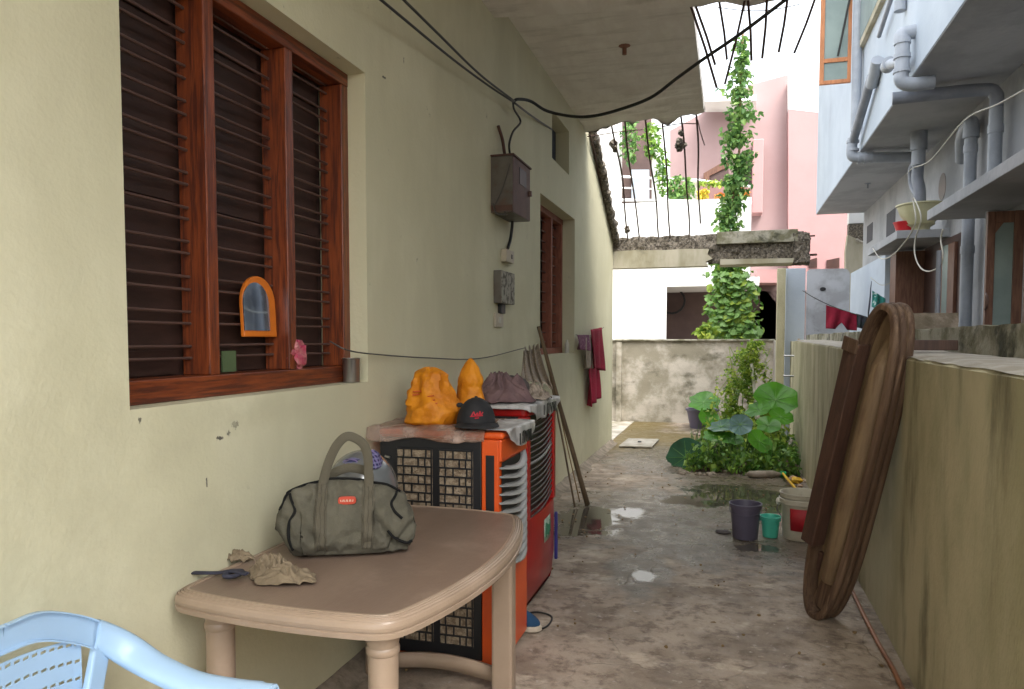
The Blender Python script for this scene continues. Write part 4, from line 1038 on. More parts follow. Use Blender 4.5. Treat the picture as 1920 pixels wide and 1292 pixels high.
# garments on the neighbour's line
def drape(poly_fn, nu, nv_, name, m, label, cat='garment', thick=0.006, group=None):
    b = MB().grid(poly_fn, nu, nv_)
    return tag(b.build(name, M[m], smooth=180, solid=thick), label, cat, group)
Yg = 11.0
def gar(x0, y0, x1, y1, h0, h1, Y, fold=3, amp=.03, notch=0):
    def f(u, v):
        px = x0 + (x1 - x0) * u; top = y0 + (y1 - y0) * u
        hh = h0 + (h1 - h0) * u
        if notch: hh *= 1 - notch * max(0, 1 - abs(u - .5) * 5)
        p = aY(px, top + hh * v, Y); p.y += amp * math.sin(fold * 6.28 * u + v * 2) * (0.3 + v); return p
    return f
drape(gar(1549, 572, 1606, 590, 44, 30, Yg, 2.5, .03, .35), 20, 10, 'red_garment', 'crimson', 'crimson shorts hanging on the line before the grey sheet')
drape(gar(1606, 588, 1626, 594, 26, 24, Yg, 2, .03), 10, 6, 'dark_garment', 'darkcloth', 'small dark green garment next to the crimson shorts on the line')
drape(gar(1634, 527, 1627, 585, 12, 30, 10.6, 1, .02), 8, 6, 'dark_strap', 'darkcloth', 'narrow dark cloth hanging left of the teal cloth')
drape(gar(1636, 545, 1660, 560, 30, 36, 10.5, 2, .04), 12, 8, 'teal_garment', 'teal', 'teal and white cloth hanging behind the leaning wooden frame')
drape(gar(1672, 545, 1684, 528, 16, 30, 10.3, 1, .02), 8, 6, 'pink_garment', 'hotpink', 'hot pink cloth hanging beside the glass door leaf')
tag(MB().tube(spline([aY(1505, 545, Yg + .1), aY(1530, 560, Yg), aY(1570, 578, Yg), aY(1630, 597, Yg)], 5), .006, 5).build('clothes_line', M['wire_grey'], smooth=180), 'dark clothes line carrying the crimson shorts', 'line')
tag(MB().tube(spline([aY(1632, 520, 10.6), aY(1655, 535, 10.5), aY(1684, 522, 10.3)], 5), .004, 5).build('clothes_line', M['cord'], smooth=180), 'thin pale line carrying the teal and pink cloths', 'line')
# wooden block on the ledge behind the leaning frame
a, c = aX(1700, 655, 0.9), aX(1768, 665, 1.05)
tag(MB().box(0.80, 1.10, a.y - .16, a.y - .04, topz(a.y) + .022, topz(a.y) + .075).build('wood_block', M['redwood'], bevel=.004), 'short dark wooden batten lying across the ledge behind the leaning frame', 'batten')

# ---------------------------------------------------------------- things on the house wall
def wall_box(name, x0, ytop, xc, xe, ybot, label, cat, m_near, m_front, X0=LW, bevel=0.004):
    """a box fixed to the wall: x0 its wall corner, xc its outer near corner, xe its far outer corner (survey pixels)"""
    a = aX(x0, (ytop + ybot) / 2, X0); y0 = a.y
    c = aY(xc, (ytop + ybot) / 2, y0); d = max(0.015, c.x - X0)
    zt, zb = aY(xc, ytop, y0).z, aY(xc, ybot, y0).z
    y1 = aX(xe, (ytop + ybot) / 2, X0 + d).y
    t = empty(name, (X0, (y0 + y1) / 2, zb), label, cat)
    MB().box(X0 + .001, X0 + d - .004, y0, y1, zb, zt).build('case', M[m_near], t, bevel=bevel)
    MB().box(X0 + d - .0035, X0 + d, y0 + .002, y1 - .002, zb + .002, zt - .002).build('front', M[m_front], t, bevel=0.001)
    return t, y0, y1, zb, zt, X0 + d
t, y0, y1, zb, zt, xo = wall_box('meter_box', 920, 291, 962, 994, 397, 'rusty brown meter box on the cream wall with a small window in its door', 'box', 'greysteel', 'rustbox')
MB().box(xo, xo + .003, y0 + (y1 - y0) * .35, y0 + (y1 - y0) * .75, zb + (zt - zb) * .58, zb + (zt - zb) * .88).build('window', M['black'], t)
MB().box(xo, xo + .02, y1 - .04, y1 - .02, zb + .18, zb + .22).build('latch', M['rod'], t)
MB().box(LW + .001, xo + .01, y0 - .012, y1 + .01, zt, zt + .012).build('lid', M['rustbox'], t, bevel=.002)
MB().box(LW + .004, xo - .004, y0 - .004, y0 - .0005, zb + .01, zb + .05).build('lower_band', M['rustbox'], t)
MB().tube(spline([(LW + .02, y0 - .01, zb + .06), (LW + .05, y0 - .02, zb - .01), (LW + .12, y0 - .02, zb - .02), (xo - .06, y0 - .01, zb + .0)], 6), .006, 6).build('lead', M['wire_grey'], t)
MB().tube(spline([(LW + .03, y0 - .008, zb + .05), (LW + .09, y0 - .01, zb + .16), (xo - .02, y0 - .008, zt - .06)], 6), .003, 6).build('lead', M['wire_grey'], t)
t, y0, y1, zb, zt, xo = wall_box('fuse_box', 925, 506, 941, 965, 568, 'grimy grey fuse box with peeling front below the small socket', 'box', 'greysteel', 'fusebox')
MB().box(LW + .001, LW + .03, y0 + .1, y0 + .2, zb - .07, zb).build('cable_entry', M['black'], t, bevel=.004)
t, y0, y1, zb, zt, xo = wall_box('wall_socket', 939, 466, 950, 964, 490, 'small cream socket box between the meter box and the fuse box', 'socket', 'switch', 'switch')
MB().box(xo, xo + .003, y0 + (y1 - y0) * .6, y0 + (y1 - y0) * .75, zb + .03, zt - .03).build('slot', M['black'], t)
t, y0, y1, zb, zt, xo = wall_box('wall_switch', 925, 586, 929, 944, 613, 'small pale switch plate lowest of the electrical fittings on the wall', 'switch', 'switch', 'switch')
MB().box(xo, xo + .004, y0 + (y1 - y0) * .4, y0 + (y1 - y0) * .65, zb + .03, zt - .03).build('toggle', M['paper'], t)
t, y0, y1, zb, zt, xo = wall_box('wall_switch', 671, 662, 676, 687, 712, 'weathered pale switch plate beside the near window sill', 'switch', 'switch', 'switch') if False else (None,) * 6
WX = LW + 0.02
def cable(name, pts, r, label, m='wire', n=8):
    return tag(MB().tube(spline(pts, n), r, 7).build(name, M[m], smooth=180), label, 'cable')
yb_ = aX(960, 190, LW + .1).y
J = aX(962, 191, LW + .08)
cable('black_cable', [aX(700, -12, LW + .12), aX(760, 38, LW + .10), aX(850, 112, LW + .08), aX(915, 160, LW + .07), J], .007, 'lower of two black cables slanting down the cream wall to the junction')
cable('black_cable', [aX(745, -12, LW + .18), aX(820, 62, LW + .14), aX(900, 140, LW + .10), J + Vector((.01, 0, .004))], .007, 'upper of two black cables slanting down the cream wall to the junction')
cable('thick_cable', [J, aY(972, 186, J.y + .05), aY(995, 190, J.y + .2), aY(1025, 208, J.y + .3), aY(1070, 218, J.y + .3), aY(1110, 218, J.y + .2), aY(1160, 206, J.y + .1), aY(1220, 183, J.y), aY(1270, 146, J.y - .1), aY(1320, 110, J.y - .2), aY(1390, 62, J.y - .3), aY(1480, -6, J.y - .4)], .0115, 'thick black service cable sagging from the wall junction up across the opening')
cable('drop_cable', [J, aX(964, 205, LW + .06), aX(976, 228, LW + .06), aX(962, 247, LW + .08), aX(955, 270, LW + .1), aX(956, 290, LW + .1)], .008, 'kinked black cable dropping from the junction into the meter box')
cable('side_cable', [J, aX(1000, 220, LW + .03), aX(1035, 243, LW + .0)], .008, 'black cable running along the wall into the small vent')
cable('torn_cable', [aX(946, 288, LW + .03), aX(942, 262, LW + .03), aX(934, 236, LW + .02)], .012, 'short stiff cable stub rising behind the meter box', 'rustbox')
cable('link_cable', [aX(961, 400, LW + .05), aX(960, 425, LW + .03), aX(957, 448, LW + .02), aX(952, 466, LW + .02)], .012, 'dark cable joining the meter box to the small socket')
# wash line along the wall
cable('wash_line', [aX(618, 640, LW - .06), aX(650, 656, LW + .01), aX(700, 664, LW + .03), aX(800, 671, LW + .04), aX(900, 672, LW + .05), aX(985, 652, LW + .04)], .0035, 'thin dark line strung along the cream wall above the coolers', 'wire_grey')

# things in the near window
xs_ = LW - 0.155
mf = empty('hand_mirror', aX(480, 632, xs_), 'orange framed arched mirror hanging on the window rods', 'mirror')
def arch(inset, X):
    a, c = aX(450, 575, X), aX(512, 575, X); zb, zt = aX(480, 632, X).z, aX(480, 518, X).z
    y0, y1 = a.y + inset, c.y - inset; r = (y1 - y0) / 2; zc = zt - inset - r; zb += inset
    return [(X, y0, zb), (X, y1, zb)] + [(X, (y0 + y1) / 2 + r * math.cos(k * math.pi / 18), zc + r * math.sin(k * math.pi / 18)) for k in range(19)]
_pm = aX(480, 632, xs_)
_tilt = Matrix.Translation(_pm) @ Matrix.Rotation(rad(-2.5), 4, 'Y') @ Matrix.Translation(-_pm)
MB().prism(arch(0, xs_), (.018, 0, 0)).xf(_tilt).build('frame', M['orangeframe'], mf, bevel=.005, seg=3)
MB().prism(arch(.024, xs_ + .0182), (.003, 0, 0)).xf(_tilt).build('mirror_glass', M['mirror'], mf)
p = aX(416, 698, LW - .12)
tag(MB().box(p.x - .002, p.x + .004, p.y, p.y + .075, p.z + .0, p.z + .075).xf(Matrix.Translation((0, 0, 0))).build('green_card', M['greencard']), 'small green card leaning against the rods at the foot of the middle window bay', 'card')
p = aX(585, 716, LW - .035)
zs_ = W1[2] + .0765
b = MB().ball((LW - .10, p.y - .01, zs_ + .058), .028, .055, .062, 12, 9, .32, 5)
tag(b.build('foil_packet', M['magenta']), 'crumpled magenta and white packet on the window sill beside the steel cup', 'packet')
p = aX(660, 700, LW - .04)
cu = empty('steel_cup', (LW - .045, p.y, W1[2] + .001), 'plain steel cup standing at the right end of the window sill', 'cup')
MB().lathe([(0, 0), (.036, 0), (.037, .004), (.040, .105), (.043, .108), (.040, .110), (.036, .10), (.034, .006), (0, .006)], (LW - .043, p.y, W1[2] + .002), 28).build('cup', M['steel'], cu, smooth=50)

# ---------------------------------------------------------------- plastic table
tb = empty('plastic_table', (-1.2, 2.4, 0), 'beige brown moulded plastic table with bowed ribbed edges against the wall', 'table')
TZ = 0.75
def table_outline(ins=0.0):
    X0, X1, Y0, Y1 = LW + 0.005, -0.845, 1.79, 3.035
    n = 64; out = []
    raw = []
    cs_ = [(X0, Y0), (X1, Y0 - .03), (X1, Y1), (X0 + .02, Y1)]
    bow = [(0, -.035), (.115, 0), (0, .05), (0, 0)]
    for k in range(4):
        a, c = cs_[k], cs_[(k + 1) % 4]
        for i in range(40):
            t = i / 40; s = 4 * t * (1 - t)
            raw.append(Vector((a[0] + (c[0] - a[0]) * t + bow[k][0] * s, a[1] + (c[1] - a[1]) * t + bow[k][1] * s, 0)))
    # round the corners
    for _ in range(9): raw = [raw[i] * .5 + (raw[i - 1] + raw[(i + 1) % len(raw)]) * .25 for i in range(len(raw))]
    for i in range(len(raw)):
        t = (raw[(i + 1) % len(raw)] - raw[i - 1]).normalized(); nrm = Vector((t.y, -t.x, 0))
        out.append(raw[i] - nrm * ins)
    return out
def ring_sweep(prof, m, name, par, smooth=30):
    vs = []; n = None
    for ins, z in prof:
        o = table_outline(ins); n = len(o); vs += [Vector((p.x, p.y, z)) for p in o]
    fs = []
    for i in range(len(prof) - 1):
        for k in range(n):
            a, c = i * n + k, i * n + (k + 1) % n; fs.append((a, a + n, c + n, c))
    return MB().add(vs, fs).build(name, m, par, smooth=smooth)
ring_sweep([(.044, TZ - .003), (.042, TZ), (.034, TZ), (.032, TZ - .005), (.030, TZ - .001), (.026, TZ - .002), (.024, TZ - .008), (.022, TZ - .003), (.018, TZ - .005), (.016, TZ - .011), (.014, TZ - .006), (.010, TZ - .009), (.008, TZ - .016), (.006, TZ - .011), (.003, TZ - .015), (.001, TZ - .021), (0, TZ - .027), (.001, TZ - .036), (.005, TZ - .038), (.005, TZ - .042), (.001, TZ - .044), (.002, TZ - .058), (.008, TZ - .061), (.016, TZ - .058), (.016, TZ - .03)], M['table'], 'rim', tb, 14)
vs = [Vector((p.x, p.y, TZ - .003)) for p in table_outline(.043)]
MB().add(vs, [tuple(range(len(vs)))]).build('top_panel', M['tabletop'], tb)
vs = [Vector((p.x, p.y, TZ - .03)) for p in table_outline(.0155)]
MB().add(vs, [tuple(range(len(vs)))]).build('underside', M['table'], tb)
def leg(x, y, r=.044, sx=1, sy=1, rot=0):
    prof = [(r * .94, 0), (r * .97, .02), (r * .92, .04), (r * .97, TZ - .128), (r * 1.06, TZ - .124), (r * 1.08, TZ - .114), (r * 1.06, TZ - .108), (r * 1.0, TZ - .104), (r * 1.04, TZ - .09), (r * 1.16, TZ - .075), (r * 1.16, TZ - .032)]
    MB().lathe(prof, (0, 0, 0), 24, sx, sy).xf(Matrix.Translation((x, y, 0)) @ Matrix.Rotation(rot, 4, 'Z')).build('leg', M['table'], tb, smooth=40)
leg(-1.475, 1.87); leg(-.918, 1.845); leg(-1.50, 2.93)
b = MB()
lp = [(-.5, .9), (-.35, 1), (.35, 1), (.5, .9), (.5, -.9), (.35, -1), (-.35, -1), (-.5, -.9)]
b.add([Vector((-.888 + q[0] * .09, 2.90 + q[1] * .032 * (1.0), z)) for z in (0, TZ - .035) for q in lp], [tuple(range(8)), tuple(range(15, 7, -1))] + [(i, (i + 1) % 8, (i + 1) % 8 + 8, i + 8) for i in range(8)])
b.build('leg', M['table'], tb, bevel=.006)
b = MB().grid(lambda u, v: Vector((-1.47 + .56 * u, 2.93 - .0 * u + .03 * math.sin(math.pi * u), .035 + .065 * v + .02 * math.sin(math.pi * u))), 16, 1)
b.build('stretcher', M['table'], tb, solid=.018, smooth=180)

# ---------------------------------------------------------------- blue chair
ch = empty('plastic_chair', (-1.2, 1.17, 0), 'pale blue plastic armchair with a woven pattern backrest at the near end of the table', 'chair')
BXc = -1.47
def R_(px, py, X): return aX(px, py, X)
yc = 1.17
_c0 = aX(65, 1174, BXc)
Pt = [Vector((BXc, yc, _c0.z + .004)), _c0, aX(128, 1177, BXc), aX(185, 1192, BXc + .01)]
arm = [aY(245, 1220, 1.455), aY(300, 1250, 1.465), aY(360, 1276, 1.47), aY(430, 1289, 1.47), aY(508, 1296, 1.465)]
half = [Vector((p.x, 2 * yc - p.y, p.z)) for p in reversed(Pt + arm)]
path = spline(Pt + arm, 8)
wv = []
def wdir(i, n):
    t = i / (n - 1); s = min(1, max(0, (t - .32) / .3)); s = s * s * (3 - 2 * s)
    return (Vector((0.05, 0.1, 1)).normalized() * (1 - s) + Vector((.10, .98, .25)).normalized() * s).normalized()
def strip(path, mirror=False):
    n = len(path); b = MB(); vs = []
    for i, p in enumerate(path):
        w = wdir(i, n); t = (path[min(i + 1, n - 1)] - path[max(0, i - 1)]).normalized(); nn = t.cross(w).normalized()
        if nn.z < 0 or (abs(nn.z) < .3 and nn.x < 0): nn = -nn
        hw = .031 + .006 * math.sin(i / n * 3.14) - (0.006 if i > n - 4 else 0)
        for q, h in ((-1.0, -.016), (-1.0, -.004), (-.85, .004), (-.4, .009), (.4, .009), (.85, .004), (1.0, -.004), (1.0, -.016), (.9, -.016), (.85, -.004), (-.85, -.004), (-.9, -.016)):
            v = p + w * hw * q + nn * h
            vs.append(Vector((v.x, 2 * yc - v.y, v.z)) if mirror else v)
    m = 12
    fs = [(i * m + k, i * m + (k + 1) % m, (i + 1) * m + (k + 1) % m, (i + 1) * m + k) for i in range(n - 1) for k in range(m)]
    fs += [tuple(range(m)), tuple(range((n - 1) * m, n * m))[::-1]]
    return b.add(vs, fs)
strip(path).build('arm', M['chair'], ch, smooth=50)
strip(path, True).build('arm', M['chair'], ch, smooth=50)
# stiles of the back
for sgn in (1, -1):
    s0, s1 = aX(192, 1195, BXc + .0), aX(166, 1340, BXc + .03)
    f = lambda v: Vector((v.x, yc + sgn * (v.y - yc), v.z))
    MB().beam(f(s0), f(s1), .052, .02, (1, 0, 0)).build('back_stile', M['chair'], ch, bevel=.006)
    # front leg of the chair up to the arm end, and back leg
    e = f(path[-2])
    MB().tube([Vector((e.x - .03, e.y - sgn * .0, e.z - .015)), Vector((e.x - .03, e.y - sgn * .02, .42)), Vector((e.x + .02, e.y - sgn * .01, 0))], [.022, .026, .018], 10, flat=(1.2, .7)).build('leg', M['chair'], ch, smooth=60)
    MB().tube([f(s1), Vector((BXc + .04, yc + sgn * .22, .42)), Vector((BXc - .05, yc + sgn * .25, 0))], [.024, .026, .018], 10, flat=(1.2, .7)).build('leg', M['chair'], ch, smooth=60)
# woven perforated panel
b = MB(); cell = .021
yl_, yr_ = 2 * yc - aX(158, 1215, BXc).y, aX(158, 1215, BXc).y
nyc = int((yr_ - yl_) / cell); nzc = 22
ztop = aX(130, 1190, BXc).z
def panel_x(y, z): return BXc + .012 - .02 * (1 - ((y - yc) / .3) ** 2) + .04 * max(0, (.7 - z))
for i in range(nyc):
    for j in range(nzc):
        y0 = yl_ + i * cell; z0 = ztop - (j + 1) * cell
        zt_ = 0.0
        u_ = abs((y0 + cell / 2 - yc) / (yr_ - yc))
        if z0 + cell > ztop + .012 - .055 * u_ ** 2.2: 
            pass
        big = ((i * 2 + j) % 4) < 1 or ((i * 2 + j) % 4) == 2
        hy, hz = (.0072, .0036) if big else (.0001, .0001)
        cy, cz = y0 + cell / 2, z0 + cell / 2
        V = lambda y, z: Vector((panel_x(y, z), y, z - .05 * ((y - yc) / .3) ** 2 * (1 if z > .5 else 1)))
        o = [V(y0, z0), V(y0 + cell, z0), V(y0 + cell, z0 + cell), V(y0, z0 + cell)]
        h = [V(cy - hy, cz - hz - .0012), V(cy + hy, cz - hz + .0012), V(cy + hy, cz + hz + .0012), V(cy - hy, cz + hz - .0012)]
        if big: b.add(o + h, [(0, 1, 5, 4), (1, 2, 6, 5), (2, 3, 7, 6), (3, 0, 4, 7)])
        else: b.add(o, [(0, 1, 2, 3)])
b.build('woven_back', M['chair'], ch, solid=.0018)
MB().grid(lambda u, v: Vector((BXc + .05 + .44 * u, yc - .25 + .5 * v, .42 + .02 * (2 * v - 1) ** 2 + .012 * math.cos(u * 3.1))), 12, 12).build('seat', M['chair'], ch, solid=.012, smooth=180)

# ---------------------------------------------------------------- bag and small things on the table
A0, A1 = aZ(520, 1058, TZ), aZ(772, 1046, TZ)
ux = (A1 - A0); ux.z = 0; BL = ux.length; ux.normalize(); uy = Vector((-ux.y, ux.x, 0))   # uy points away from the camera
BC = (A0 + A1) / 2 + uy * .10 + Vector((0, 0, 0))
bg_ = empty('holdall_bag', BC, 'olive grey canvas holdall with two strap handles and a small red badge', 'bag')
def BW(x, y, z): return BC + ux * x + uy * y + Vector((0, 0, z))
hl = BL / 2 + .012
def bag_pt(u, th):
    """u -1..1 along, th angle round the section (0 = bottom front going up the front)"""
    e = (1 - abs(u) ** 7) ** .5
    H = .262 - .035 * u * u - .045 * max(0, u) ** 3 - .02 * max(0, -u) ** 3
    D = .105 * (1 - .16 * u * u)
    c, s = math.cos(th), math.sin(th)
    # section: broad flat base, narrowing top
    y = -D * math.copysign(abs(c) ** .75, c); z = H * .5 + H * .5 * math.copysign(abs(s) ** .72, s)
    k = z / H
    y *= 1 - .52 * k ** 2.2
    lean = -.035 * (1 - k) if u < 0 else 0
    x = u * hl * (1.0 + .07 * math.sin(k * 3.0) * (1 if u < 0 else .6)) - (.035 * (1 - k) ** 2 * -1 if u < -.6 else 0)
    y *= e ** .6 if e > 0 else 0; z = H * .48 + (z - H * .48) * (e ** .5 if e > 0 else 0) if abs(u) > .9 else z
    p = Vector((x, y, max(0.004, z)))
    f = .5 + .5 * abs(u)
    q = Vector((x * 9, y * 9, z * 9))
    w = noise.noise(q) * .014 * f + abs(noise.noise(q * 2.1 + Vector((5, 1, 2)))) * -.022 * f + abs(noise.noise(q * 4.3)) * -.006
    if u > .35: w += -.030 * max(0, 1 - abs((x - .12) * 1.2 + (z - .10) * .9) / .035) * (1 if z < .19 else .2)
    if u > .55: w += -.020 * max(0, 1 - abs((x - .20) + (z - .07) * -.9) / .022)
    if u < -.3: w += -.012 * max(0, 1 - abs((x + .17) + (z - .16) * .7) / .03)
    nrm = Vector((.25 * u, -c, s * .6)).normalized()
    p += nrm * w * (1 if z > .015 else .2); p.z = max(.003, p.z)
    return p
def bag_world(u, th, off=0.0):
    p = bag_pt(u, th)
    if off:
        a = bag_pt(u + .01, th) - bag_pt(u - .01, th); c = bag_pt(u, th + .02) - bag_pt(u, th - .02); n_ = c.cross(a)
        if n_.length > 1e-9:
            n_.normalize()
            if n_.dot(Vector((.2 * u, -math.cos(th), math.sin(th)))) < 0: n_ = -n_
            p = p + n_ * off
    return BW(p.x, p.y, p.z)
nu, nt = 110, 84
vs = [bag_world(-1 + 2 * i / nu, -math.pi / 2 + 2 * math.pi * k / nt) for i in range(nu + 1) for k in range(nt)]
fs = [(i * nt + k, i * nt + (k + 1) % nt, (i + 1) * nt + (k + 1) % nt, (i + 1) * nt + k) for i in range(nu) for k in range(nt)]
fs += [tuple(range(nt)), tuple(range(nu * nt, nu * nt + nt))]
MB().add(vs, fs).build('body', M['bag'], bg_, smooth=180)
# vertical webbing bands on the front with stitch lines, carried up into handles
def band(uc0, uc1, hw, th0, th1, name, m, off):
    n = 40; rows = []
    for i in range(n + 1):
        th = th0 + (th1 - th0) * i / n; uc = uc0 + (uc1 - uc0) * i / n
        rows.append([bag_world(uc + q * hw, th, off) for q in (-1, -.3, .3, 1)])
    b = MB(); b.add([p for r in rows for p in r], [(i * 4 + k, i * 4 + k + 1, i * 4 + k + 5, i * 4 + k + 4) for i in range(n) for k in range(3)])
    return b.build(name, M[m], bg_, smooth=180, solid=.003), rows
tops = {}
for uc0, uc1, key in ((-.34, -.33, 'L'), (.30, .33, 'R')):
    for side, (t0, t1) in (('F', (-.75, 1.12)), ('B', (math.pi + .7, math.pi - 1.12))):
        o, rows = band(uc0, uc1, .085, t0, t1, 'webbing', 'strap', .003)
        tops[key + side] = rows[-1]
        for dq in (-.062, .0, .062):
            if side == 'F':
                pts_ = [bag_world(uc0 + (uc1 - uc0) * i / 24 + dq, t0 + (t1 - t0) * i / 24, .0062) for i in range(25)]
                MB().tube(pts_, .0011, 4).build('stitching', M['stitch'], bg_)
for side, hz, lean in (('F', .155, .01), ('B', .045, .05)):
    L_, R2 = (tops['L' + side][1] + tops['L' + side][2]) / 2, (tops['R' + side][1] + tops['R' + side][2]) / 2
    mid = (L_ + R2) / 2 + Vector((0, 0, hz)) - uy * 0 + uy * lean - ux * .01
    hv = Vector((0, 0, hz))
    kk = [L_ - Vector((0, 0, .02)), L_ + hv * .12 + ux * .006, L_ + hv * .55 + ux * .026, L_ + hv * .9 + ux * .055, L_ + hv * 1.06 + ux * .09, R2 + hv * .95 - ux * .022, R2 + hv * .7 - ux * .004, R2 + hv * .3, R2 - Vector((0, 0, .02))]
    MB().tube(spline(kk, 7), .016, 10, flat=(.28, 1) if False else (1, .30), up=tuple(-uy) ).build('handle', M['strap'], bg_, smooth=60)
# black piping down both ends
for u_, ths in ((-.80, [(1.25, 0), (.9, .02), (.6, .06), (.3, .10), (.05, .03), (-.2, -.01), (-.6, -.02)]), (.74, [(1.2, 0), (.9, -.02), (.7, -.05), (.45, -.10), (.25, -.06), (.1, .05)]), (.60, [(-.15, .0), (-.35, .1), (-.5, .25), (-.62, .34)])):
    MB().tube(spline([bag_world(u_ + d, t_, .002) for t_, d in ths], 6), .0052, 6).build('piping', M['piping'], bg_, smooth=180)
MB().tube(spline([bag_world(-.97 + .04 * k, 1.35 + .02 * k, .003) for k in range(5)] + [bag_world(-.6 + .2 * k, 1.50, .003) for k in range(8)], 3), .005, 6).build('zip', M['piping'], bg_, smooth=180)
th_b = .42
q0, q1 = bag_world(-.09, th_b, .006), bag_world(.14, th_b, .006)
def badge(a, c, zc, w, h, off, n=16):
    ctr = (a + c) / 2; pts = []
    for k in range(n):
        t = 2 * math.pi * k / n; cx, cz = math.cos(t), math.sin(t)
        pts.append(ctr + ux * math.copysign(abs(cx) ** .5, cx) * w + Vector((0, 0, 1)) * math.copysign(abs(cz) ** .5, cz) * h - uy * off + Vector((0, 0, zc)))
    return pts
MB().prism(badge(q0, q1, .0, .030, .0135, .006), uy * .012).build('badge', M['patch'], bg_, bevel=.002)
ctr = (q0 + q1) / 2 - uy * .0075
for k in range(8):
    x = -.020 + .0055 * k
    MB().beam(ctr + ux * x - Vector((0, 0, .0035)), ctr + ux * (x + (.0015 if k % 2 else -.001)) + Vector((0, 0, .0035)), .0028, .002, uy).build('letter_stroke', M['patchline'], bg_)
# helmet behind the bag
hc = aY(678, 900, 2.56); hc.z = TZ + .158
hm = empty('helmet', (hc.x, hc.y, TZ), 'grey motorcycle helmet behind the holdall with a checked cloth on it', 'helmet')
b = MB().ball(hc, .138, .150, .162, 36, 22)
b.v = [v if v.z > TZ + .004 else Vector((v.x, v.y, TZ + .004)) for v in b.v]
b.build('shell', M['helmet'], hm, smooth=180)
b = MB(); 
def vis(u, v):
    a = rad(-150 + 120 * u); z = -.01 - .065 * v; r = .1405 + .003
    k = math.sqrt(max(0, 1 - (z / .162) ** 2))
    return hc + Vector((r * math.cos(a) * k, (r + .014) * math.sin(a) * k, z))
b.grid(vis, 24, 4).build('visor', M['visor'], hm, smooth=180, solid=.004)
def cloth_lump(name, c, rx, ry, rz, m, label, seed, amp=.35, sc=6, cat='cloth', nn=40, flat=True, par=None, sharp=180, rot=0):
    b = MB(); c = Vector(c); vs = []
    mm = nn // 2
    for i in range(mm + 1):
        for k in range(nn):
            th = math.pi * i / mm; a = 2 * math.pi * k / nn
            d = Vector((math.sin(th) * math.cos(a), math.sin(th) * math.sin(a), math.cos(th)))
            q = d * sc * .35 + Vector((seed * 3.1, seed, seed * 1.7))
            w0 = noise.noise(d * .9 + Vector((seed, 2, seed))); w1 = noise.noise(d * 1.3 + Vector((seed, 9, seed * 2)))
            w = 1 + amp * .8 * w0 + amp * .26 * (1 - abs(math.sin(2.6 * (d.x * .9 + d.z * .6) + 4.5 * w1))) + amp * .20 * (1 - abs(math.sin(4.2 * (d.y - d.x * .5) + 5 * w0 + 1))) - amp * .12 - amp * .45 * abs(noise.noise(d * 2.6 + Vector((seed, 1, 3)))) - amp * .2 * abs(noise.noise(d * 5.5 + Vector((seed, 4, 3))))
            p = Vector((d.x * rx * w, d.y * ry * w, d.z * rz * w))
            p = Matrix.Rotation(rot, 3, 'Z') @ p
            if flat and p.z < 0: p.z *= .12
            vs.append(c + p)
    fs = [(i * nn + k, (i + 1) * nn + k, (i + 1) * nn + (k + 1) % nn, i * nn + (k + 1) % nn) for i in range(mm) for k in range(nn)]
    o = b.add(vs, fs).build(name, M[m], par, smooth=sharp)
    return tag(o, label, cat) if par is None else o
k1 = aY(664, 850, hc.y - .06); k2 = aY(697, 845, hc.y - .03)
cq = empty('checked_cloth', (k1.x, k1.y, k1.z), 'blue and violet checked cloth folded over the top of the helmet', 'cloth')
cloth_lump('fold', (k1.x, k1.y, hc.z + .105), .055, .05, .040, 'check', '', 3, .3, 5, par=cq)
cloth_lump('fold', (k2.x + .005, k2.y, hc.z + .108), .035, .05, .065, 'check', '', 5, .35, 6, par=cq)
def crumpled_cloth(name, c, rx, ry, H, m, label, seed, k=4, rot=0, cat='cloth', dip=.5, thick=.003):
    nr, na = 46, 120; c = Vector(c); vs = []
    def ridge(x): return (1 - abs(math.sin(x))) ** 1.3
    for i in range(nr + 1):
        t = i / nr
        for a_ in range(na):
            a = 2 * math.pi * a_ / na
            n0 = noise.noise(Vector((math.cos(a) * 1.2, math.sin(a) * 1.2, seed))); n1 = noise.noise(Vector((math.cos(a) * t * 2.2, math.sin(a) * t * 2.2, seed * 1.7)))
            R1 = 1 + .22 * n0 + .07 * math.sin(7 * a + seed)
            x, y = rx * t * R1 * math.cos(a), ry * t * R1 * math.sin(a)
            prof = max(0, 1 - t ** 2.2)
            fold = .62 * ridge(k * .5 * a + 4.5 * n1 + 2.2 * t) + .38 * ridge(9 * t + 5 * n1 + 2 * n0 + seed) 
            fold = fold * min(1, t * 2.2) + .62 * (1 - min(1, t * 2.2)); z = H * prof * (1 - dip + dip * fold * 1.35) + .012 * (1 - prof) * abs(math.sin(3.5 * a + 2 * n1 + seed)) 
            q = Vector((x * 14, y * 14, seed)); d = noise.noise_vector(q) * .010 * min(1, (1 - t) * 3)
            p = Vector((x + d.x, y + d.y, max(.003, z + d.z * .5)))
            vs.append(c + Matrix.Rotation(rot, 3, 'Z') @ p)
    fs = [(i * na + j, (i + 1) * na + j, (i + 1) * na + (j + 1) % na, i * na + (j + 1) % na) for i in range(nr) for j in range(na)]
    return tag(MB().add(vs, fs).build(name, M[m], smooth=180, solid=thick), label, cat)
